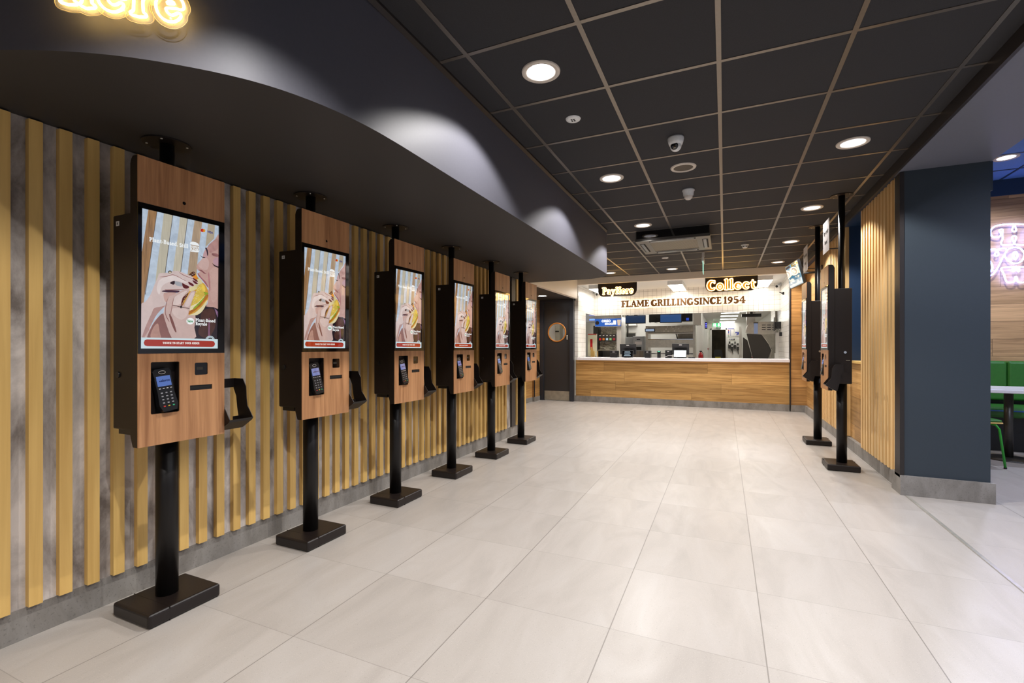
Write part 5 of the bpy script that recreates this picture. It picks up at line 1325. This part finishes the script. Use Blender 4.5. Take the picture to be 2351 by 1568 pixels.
printer('black receipt printer left of the left till', 1402, 805, 1419, 819)
printer('black receipt printer between the grey machine and the steel shelves', 1481, 805, 1494, 820)
printer('black receipt printer just left of the white display', 1528, 804, 1542, 820)
t, w_, h_ = kt('card_reader', 'small card reader with a green lit top on the worktop', 'card reader', 1509, 806, 1517, 820, 10.7, base=CT)
MB().box(-.035, -.03, 0, .035, .05, h_ * .5, .006).box(-w_, -.02, h_ * .45, w_, .03, h_, .006).build('body', M['blk'], t); box('green_light', glow('green_led', '#4ad0a0', 1.5), -w_ * .6, -.022, h_ - .018, w_ * .6, -.019, h_ - .004, t)
t = thing('till_cable', 'thin pale cable looping from the printer to the right till', 'cable', (K(1520, 815, 1543, 818, 10.66)[0], 10.6, CT))
MB().tube([(.0, 0, .004), (.06, 0, .02), (.14, 0, .055), (.22, 0, .05), (.3, 0, .02)], .003, 6).build('cable', M['paper'], t)
t, w_, h_ = kt('black_gloves', 'small black tangled item on the worktop right of the right till', 'cloth', 1582, 815, 1594, 820, 10.7, base=CT)
for i in range(4): MB().lathe([(0, 0), (.025, .0), (.022, .016), (0, .022)], ((i - 1.5) * .03, .01 * (-1) ** i, 0), n=10).build('fold', M['blk'], t)
# fire extinguisher and jamb
t = thing('fire_extinguisher', 'red fire extinguisher beside the shelf unit at the passage', 'fire extinguisher', (K(1606, 806, 1612, 820, 13.9)[0] + .03, 13.9, .75))
MB().lathe([(0, 0), (.055, 0), (.06, .02), (.06, .24), (.045, .29), (.02, .31), (.015, .34)], n=18).build('cylinder_body', M['red'], t)
MB().box(-.03, -.02, .34, .03, .02, .37).tube([(.02, 0, .36), (.06, 0, .3), (.065, 0, .12)], .008, 6).build('handle_and_hose', M['blk'], t)
box('wall_bracket', M['steel_dark'], -.02, .055, .05, .02, .14, .3, t); box('post', M['white'], -.05, .07, -.75, .05, .14, 1.45, t)
# passage: strip lights, exit sign, papers, dispensers
for i, (a, b, c) in enumerate(((1655, 1698, 718), (1654, 1695, 725), (1653, 1691, 732), (1652, 1687, 738.5))):
    r = _ray((a + b) / 2, c); tt = (2.235 - EYE) / r[2]; yy = r[1] * tt
    x0, x1 = atY(a, c, yy)[0], atY(b, c, yy)[0]
    t = thing('strip_light', ['nearest', 'second', 'third', 'farthest'][i] + ' of the four white strip lights on the passage ceiling', 'ceiling light', ((x0 + x1) / 2, yy, 2.24), 0, 'strip lights on the passage ceiling')
    hw = (x1 - x0) / 2
    box('batten', M['plastic_white'], -hw, -.14 - i * .05, -.012, hw, .14 + i * .05, 0, t); MB().mat(M['strip_light']).box(-hw + .01, -.13 - i * .05, -.018, hw - .01, .13 + i * .05, -.0125).build('diffuser', None, t)
t, w_, h_ = kt('running_man_exit_sign', 'green lit exit sign with a white figure and down arrow above the back doorway', 'exit sign', 1636, 742, 1655, 750, 20.0)
gm = glow('exit_green', '#1fae5c', 2.0); wm = glow('exit_white', '#f4fff8', 2.6)
m = MB().mat(gm).box(-w_, 0, 0, w_, .04, h_)
m.mat(wm).box(-w_ * .8, -.004, h_ * .1, -w_ * .15, -.001, h_ * .9)
m.prism([(w_ * .5, h_ * .1), (w_ * .85, h_ * .5), (w_ * .65, h_ * .5), (w_ * .65, h_ * .9), (w_ * .35, h_ * .9), (w_ * .35, h_ * .5), (w_ * .15, h_ * .5)], -.004, -.001, 'Y')
m.mat(gm); fx_ = -w_ * .48
m.prism([(fx_ + .014 * math.cos(q * .785), h_ * .76 + .014 * math.sin(q * .785)) for q in range(8)], -.007, -.005, 'Y')
m.prism([(fx_ - .01, h_ * .66), (fx_ + .012, h_ * .66), (fx_ + .0, h_ * .4), (fx_ - .022, h_ * .4)], -.007, -.005, 'Y')
m.prism([(fx_ - .02, h_ * .42), (fx_ - .002, h_ * .42), (fx_ + .03, h_ * .28), (fx_ + .018, h_ * .22)], -.007, -.005, 'Y').prism([(fx_ - .02, h_ * .42), (fx_ - .006, h_ * .42), (fx_ - .034, h_ * .16), (fx_ - .046, h_ * .18)], -.007, -.005, 'Y')
m.build('lit_face', None, t); box('hanger', M['steel'], -w_ * .6, .01, h_, w_ * .6, .03, 2.24 - t.location.z, t)
t, w_, h_ = kt('small_exit_plate', 'small dark green sign plate below the lit exit sign', 'sign', 1645, 751, 1655, 754, 20.9)
MB().mat(glow('exit_dim', '#157a50', .6)).box(-w_, 0, 0, w_, .099, h_).build('plate', None, t)
box('white_arrow', M['paper'], -w_ * .6, -.004, h_ * .35, w_ * .6, 0, h_ * .6, t)
def sheet(lab, px0, py0, px1, py1, cols):
    t, w_, h_ = kt('pinned_sheet', lab, 'paper sheet', px0, py0, px1, py1, 20.99, 'papers pinned to the passage end wall')
    box('sheet', M['paper'], -w_, -.006, 0, w_, .009, h_, t)
    for c, a0, b0, a1, b1 in cols: box('printed_mark', paint('print' + c, c, .6), -w_ + 2 * w_ * a0, -.011, h_ * b0, -w_ + 2 * w_ * a1, -.0065, h_ * b1, t)
sheet('white sheet with a coloured bar column on the passage end wall', 1671, 754, 1685, 773, [('#3a3a9a', .0, .92, 1, 1), ('#9a2c34', .05, .7, .2, .85), ('#2c3a8a', .05, .4, .2, .7), ('#b85a20', .05, .25, .2, .32), ('#2a7a4a', .05, .05, .2, .15), ('#8a8aa8', .4, .1, .5, .85)])
sheet('white sheet with a blue round scribble beside the coloured chart', 1687, 759, 1698, 772, [('#3c48a8', .1, .55, .45, .75), ('#3c48a8', .5, .3, .85, .75), ('#3c48a8', .3, .2, .6, .3)])
sheet('narrow pale sheet at the right of the pinned papers', 1698, 771, 1701, 781, [('#8088b8', .2, .2, .8, .8)])
sheet('small strip with dark bars above the hanging dispensers', 1674, 777, 1687, 781, [('#2a2e3a', .1, .1, .2, .9), ('#3c5a7a', .35, .1, .5, .9), ('#20242c', .6, .1, .75, .9), ('#101418', .82, .1, .98, .9)])
box_ = thing('white_partition', 'pale partition panel that carries the grey hanging dispensers', 'partition', (K(1671, 784, 1703, 815, 15)[0], 15.0, 0))
pp = K(1671, 780, 1703, 820, 15.0)
for i, (a, b, c, d, nm) in enumerate(((1672, 784, 1678, 801, 'bottle'), (1678, 788, 1684, 805, 'gun'), (1685, 784, 1690, 801, 'bottle'), (1691, 788, 1697, 805, 'gun'))):
    t, w_, h_ = kt('wall_dispenser', ['leftmost grey', 'second grey pointed', 'third grey', 'rightmost grey pointed'][i] + ' dispenser hanging in the kitchen passage', 'dispenser', a, b, c, d, 14.96, 'grey dispensers hanging in a row')
    gp = M['steel_dark']
    MB().box(-w_, -.06, h_ * .05, w_, .02, h_ * .72, .012).box(-w_ * .65, -.05, h_ * .72, w_ * .65, .01, h_, .008).build('body', gp, t)
    box('label_band', M['paper'], -w_ * .7, -.064, h_ * .55, w_ * .7, -.0605, h_ * .68, t)
    if nm == 'gun': MB().cyl((0, -.02, h_ * .1), (.02, -.02, -h_ * .5), w_ * .5, .006, n=10).build('nozzle', gp, t)
MB().box(0, .02, 0, pp[1] - pp[0], .05, 1.32).build('panel', M['white'], box_)
# door edge details at the passage end
t, w_, h_ = kt('rubbish_bin', 'black rubbish bin with yellow lettering strip in the dark back doorway', 'bin', 1638, 803, 1659, 820, 21.45, base=0)
MB().prism([(-w_ * .8, 0), (w_ * .8, 0), (w_, h_ * .85), (-w_, h_ * .85)], -.15, .2, 'Y').build('bin_body', M['blk'], t)
MB().prism([(-w_, h_ * .85), (w_, h_ * .85), (w_ * .75, h_), (-w_ * .75, h_)], -.17, .2, 'Y').build('lid', M['blk'], t)
box('yellow_band', paint('yellow_print', '#b8a818', .5), -w_ * .6, -.156, h_ * .68, w_ * .6, -.151, h_ * .74, t)
t, w_, h_ = kt('fire_alarm_point', 'small red call point on the wall left of the dark doorway', 'alarm', 1623, 799, 1626, 803, 20.9)
box('red_box', M['red'], -w_, 0, 0, w_, .099, h_, t)
t, w_, h_ = kt('passage_display', 'narrow dark display with violet lights on the passage wall', 'display', 1620, 739, 1624, 755, 18.0)
t.location.x = -.60; box('casing', M['blk'], -.02, -.1, 0, .06, .1, h_, t); 
for q in (.2, .45, .7): box('violet_light', glow('violet_led', '#5c5cff', 2.5), .0, -.104, h_ * q, .04, -.1, h_ * (q + .12), t)
# right-hand hood, dark guard and wall devices
t, w_, h_ = kt('extractor_hood', 'stainless hood with slotted side panel at the right of the kitchen', 'extractor hood', 1713, 739, 1783, 769, 12.4)
X0 = t.location.x; Z0 = t.location.z
def hp_(px, py, Y=12.4): p = atY(px, py, Y); return (p[0] - X0, p[2] - Z0)
hood = MB().mat(M['steel']).prism([hp_(1722, 739), hp_(1783, 738), hp_(1783, 766), hp_(1728, 769), hp_(1713, 761), hp_(1716, 748)], 0, .6, 'Y').build('hood_body', None, t)
for r_ in range(3):
    for c_ in range(3):
        a = hp_(1749 + 12 * c_, 747 + 5.2 * r_); MB().box(a[0], -.006, a[1], a[0] + .08, -.001, a[1] + .014, .003).build('vent_slot', M['void'], hood)
b0, b1 = hp_(1731, 742), hp_(1743, 766)
box('blue_label', glow('hood_label', '#8a94b0', .6), b0[0], -.012, b1[1], b1[0] - .03, -.002, b0[1], t); box('label_cap', M['blk'], b0[0] - .01, -.014, b0[1] - .005, b1[0] - .02, -.002, b0[1] + .015, t)
box('hood_duct', M['white'], hp_(1712, 720)[0] + .03, .2, h_ * .8, hp_(1722, 720)[0] + .12, .5, 2.24 - Z0, t)
box('hood_hanger', M['steel_dull'], .3, .2, h_ * .9, .34, .24, 2.24 - Z0, t)
t, w_, h_ = kt('dark_steel_guard', 'dark slanted steel panels below the hood', 'panel', 1714, 766, 1783, 822, 12.35, base=0)
X0 = t.location.x
def gp_(px, py): p = atY(px, py, 12.35); return (p[0] - X0, max(0, min(p[2], 1.535)))
MB().prism([gp_(1714, 762), gp_(1748, 768), gp_(1772, 800), gp_(1764, 822), (gp_(1764, 822)[0], 0), (gp_(1728, 822)[0], 0), gp_(1728, 822)], 0, .02, 'Y').build('front_guard', M['steel_dark'], t)
MB().prism([gp_(1748, 768), gp_(1783, 766), gp_(1783, 822), (gp_(1783, 822)[0], 0), (gp_(1764, 822)[0], 0), gp_(1764, 822), gp_(1772, 800)], .03, .05, 'Y').build('rear_guard', M['steel_dull'], t)
MB().prism([gp_(1706, 774), gp_(1716, 781), gp_(1726, 815), (gp_(1726, 815)[0], 0), (gp_(1706, 815)[0], 0)], .06, .09, 'Y').build('side_guard', M['steel_dark'], t)
MB().tube([(gp_(1751, 770)[0], -.02, gp_(0 + 1751, 770)[1]), (gp_(1765, 790)[0], -.02, gp_(1765, 790)[1]), (gp_(1772, 805)[0], -.02, gp_(1772, 805)[1]), (gp_(1768, 821)[0], -.02, gp_(1768, 821)[1])], .008, 6).build('hose', M['steel'], t)
t = thing('steel_side_unit', 'stainless unit with white tray left of the dark steel panels', 'cabinet', (K(1696, 775, 1706, 815, 13.3)[0], 13.3, 0))
box('body', M['steel_dull'], 0, -.1, 0, .25, .4, .93, t); box('white_column', M['white'], .02, .2, .93, .08, .4, 1.75, t)
box('tray', M['white'], .02, -.15, .93, .24, .1, .955, t); box('red_handle', M['red'], .18, -.18, .955, .32, -.14, .975, t)
t = thing('wall_tablet', 'black wall mounted tablet seen edge-on on the right tiled wall', 'tablet', (1.12, 11.75, atY(1790, 760, 11.75)[2]))
z_ = atY(1785, 724, 11.75)[2] - t.location.z
MB().box(-.13, -.02, 0, -.115, .14, z_ - .04, .004).build('screen', M['steel_dark'], t); MB().box(-.115, .02, .05, .004, .08, z_ * .6, .01).build('wall_mount', M['blk'], t)
t = thing('wall_socket_box', 'small black box on the right tiled wall below the tablet', 'socket', (1.125, 11.6, atY(1797, 772, 11.6)[2]))
MB().box(-.05, -.04, 0, 0, .04, .09, .005).build('box_body', M['blk'], t); MB().tube([(-.03, 0, .09), (-.06, .05, .16), (-.08, .1, .24)], .005, 6).build('cable', M['blk'], t)
t = thing('white_conduit', 'white vertical conduit on the right tiled wall', 'conduit', (1.125, 12.3, 1.0))
MB().box(-.06, -.03, 0, 0, .03, .55).box(-.08, -.05, -.1, 0, .05, .08).build('conduit', M['white'], t); box('lower_run', M['white'], -.05, -.02, -1.0, 0, .02, 0, t)
point_light('kitchen_fill_lamp', (-2.2, 13.2, 2.15), 32, (1, .98, .92), .25); point_light('kitchen_lamp', (.4, 13.6, 2.15), 30, (1, .98, .92), .25)
for x, y, nm in ((-2.2, 13.2, 'square kitchen ceiling lamp over the left of the kitchen'), (.4, 13.6, 'square kitchen ceiling lamp over the passage entrance')):
    t = thing('kitchen_ceiling_lamp', nm, 'ceiling light', (x, y, 2.24)); box('housing', M['plastic_white'], -.2, -.2, -.02, .2, .2, 0, t); MB().mat(M['strip_light']).box(-.19, -.19, -.026, .19, .19, -.0205).build('diffuser', None, t)

# ================================================================== DINING ROOM
t = thing('banquette', 'green channelled banquette against the oak wall beyond the pillar', 'bench seat', (2.3, 7.5, 0))
m = MB(); 
for i in range(22):
    x0 = -.3 + .195 * i
    m.prism([(x0 + .003, .30), (x0 + .192, .30), (x0 + .192, .36), (x0 + .003, .36)], .55, .98, 'Z')
m.bm.free()
for i in range(22):
    x0 = -.3 + .195 * i
    pr = [(0.27, .55), (.44, .55), (.44, 1.02), (.40, 1.045), (.32, 1.04), (.28, .99), (.26, .75)]
    MB().box(x0 + .002, .27, .56, x0 + .193, .43, 1.045, .03, 3).build('back_channel', M['green_vinyl'], t)
MB().box(-.3, -.22, .40, 3.99, .28, .52, .03, 3).build('seat_cushion', M['green_vinyl'], t)
box('blue_piping', paint('blue_piping', '#2c5aa0', .4), -.3, -.228, .475, 3.99, -.218, .49, t)
box('plinth', M['blk'], -.28, -.10, 0, 3.97, .40, .40, t); box('back_board', M['blk'], -.3, .40, 0, 3.99, .44, 1.0, t)
def table(x, y, lab):
    t = thing('dining_table', lab, 'table', (x, y, 0), 0, 'dining tables')
    MB().box(-.32, -.32, .735, .32, .32, .772, .006).build('table_top', M['worktop'], t)
    MB().cyl((0, 0, .02), (0, 0, .735), .038, n=20).build('column', M['steel_dark'], t)
    MB().lathe([(0, .026), (.05, .024), (.20, .012), (.21, 0), (0, 0)], n=32).build('base_disc', M['steel_dark'], t)
    return t
table(2.82, 6.90, 'white topped table on a dark column beyond the pillar')
def chair(x, y, rz, lab, tube, seatm, backm):
    t = thing('dining_chair', lab, 'chair', (x, y, 0), rz)
    for sx in (-1, 1):
        for sy in (-1, 1):
            MB().tube([(sx * .14, sy * .10, .435), (sx * .185, sy * .145, .43), (sx * .20, sy * .165, .39), (sx * .225, sy * .20, .012)], .0105, 10).build('leg', tube, t)
            MB().cyl((sx * .225, sy * .20, 0), (sx * .225, sy * .20, .014), .013, n=10).build('rubber_foot', M['blk'], t)
    for sx in (-1, 1): MB().tube([(sx * .15, .14, .44), (sx * .16, .20, .50), (sx * .16, .235, .70), (sx * .15, .25, .80)], .0105, 10).build('back_upright', tube, t)
    MB().box(-.20, -.20, .442, .20, .20, .456, .006).build('seat_shell', M['slat'], t)
    MB().box(-.195, -.195, .456, .195, .195, .482, .012).build('seat_pad', seatm, t)
    MB().prism(rr(-.20, .66, .20, .84, .085, 6), .238, .252, 'Y').build('backrest', backm, t)
    return t
chair(2.34, 6.53, PI / 2 + .1, 'green tubular chair with an oval plywood back, half hidden by the blue pillar', M['green_tube'], M['green_vinyl'], M['slat'])
chair(3.30, 6.75, -PI / 2, 'black legged chair at the right edge of the picture by the table', M['blk'], M['blk'], M['slat'])
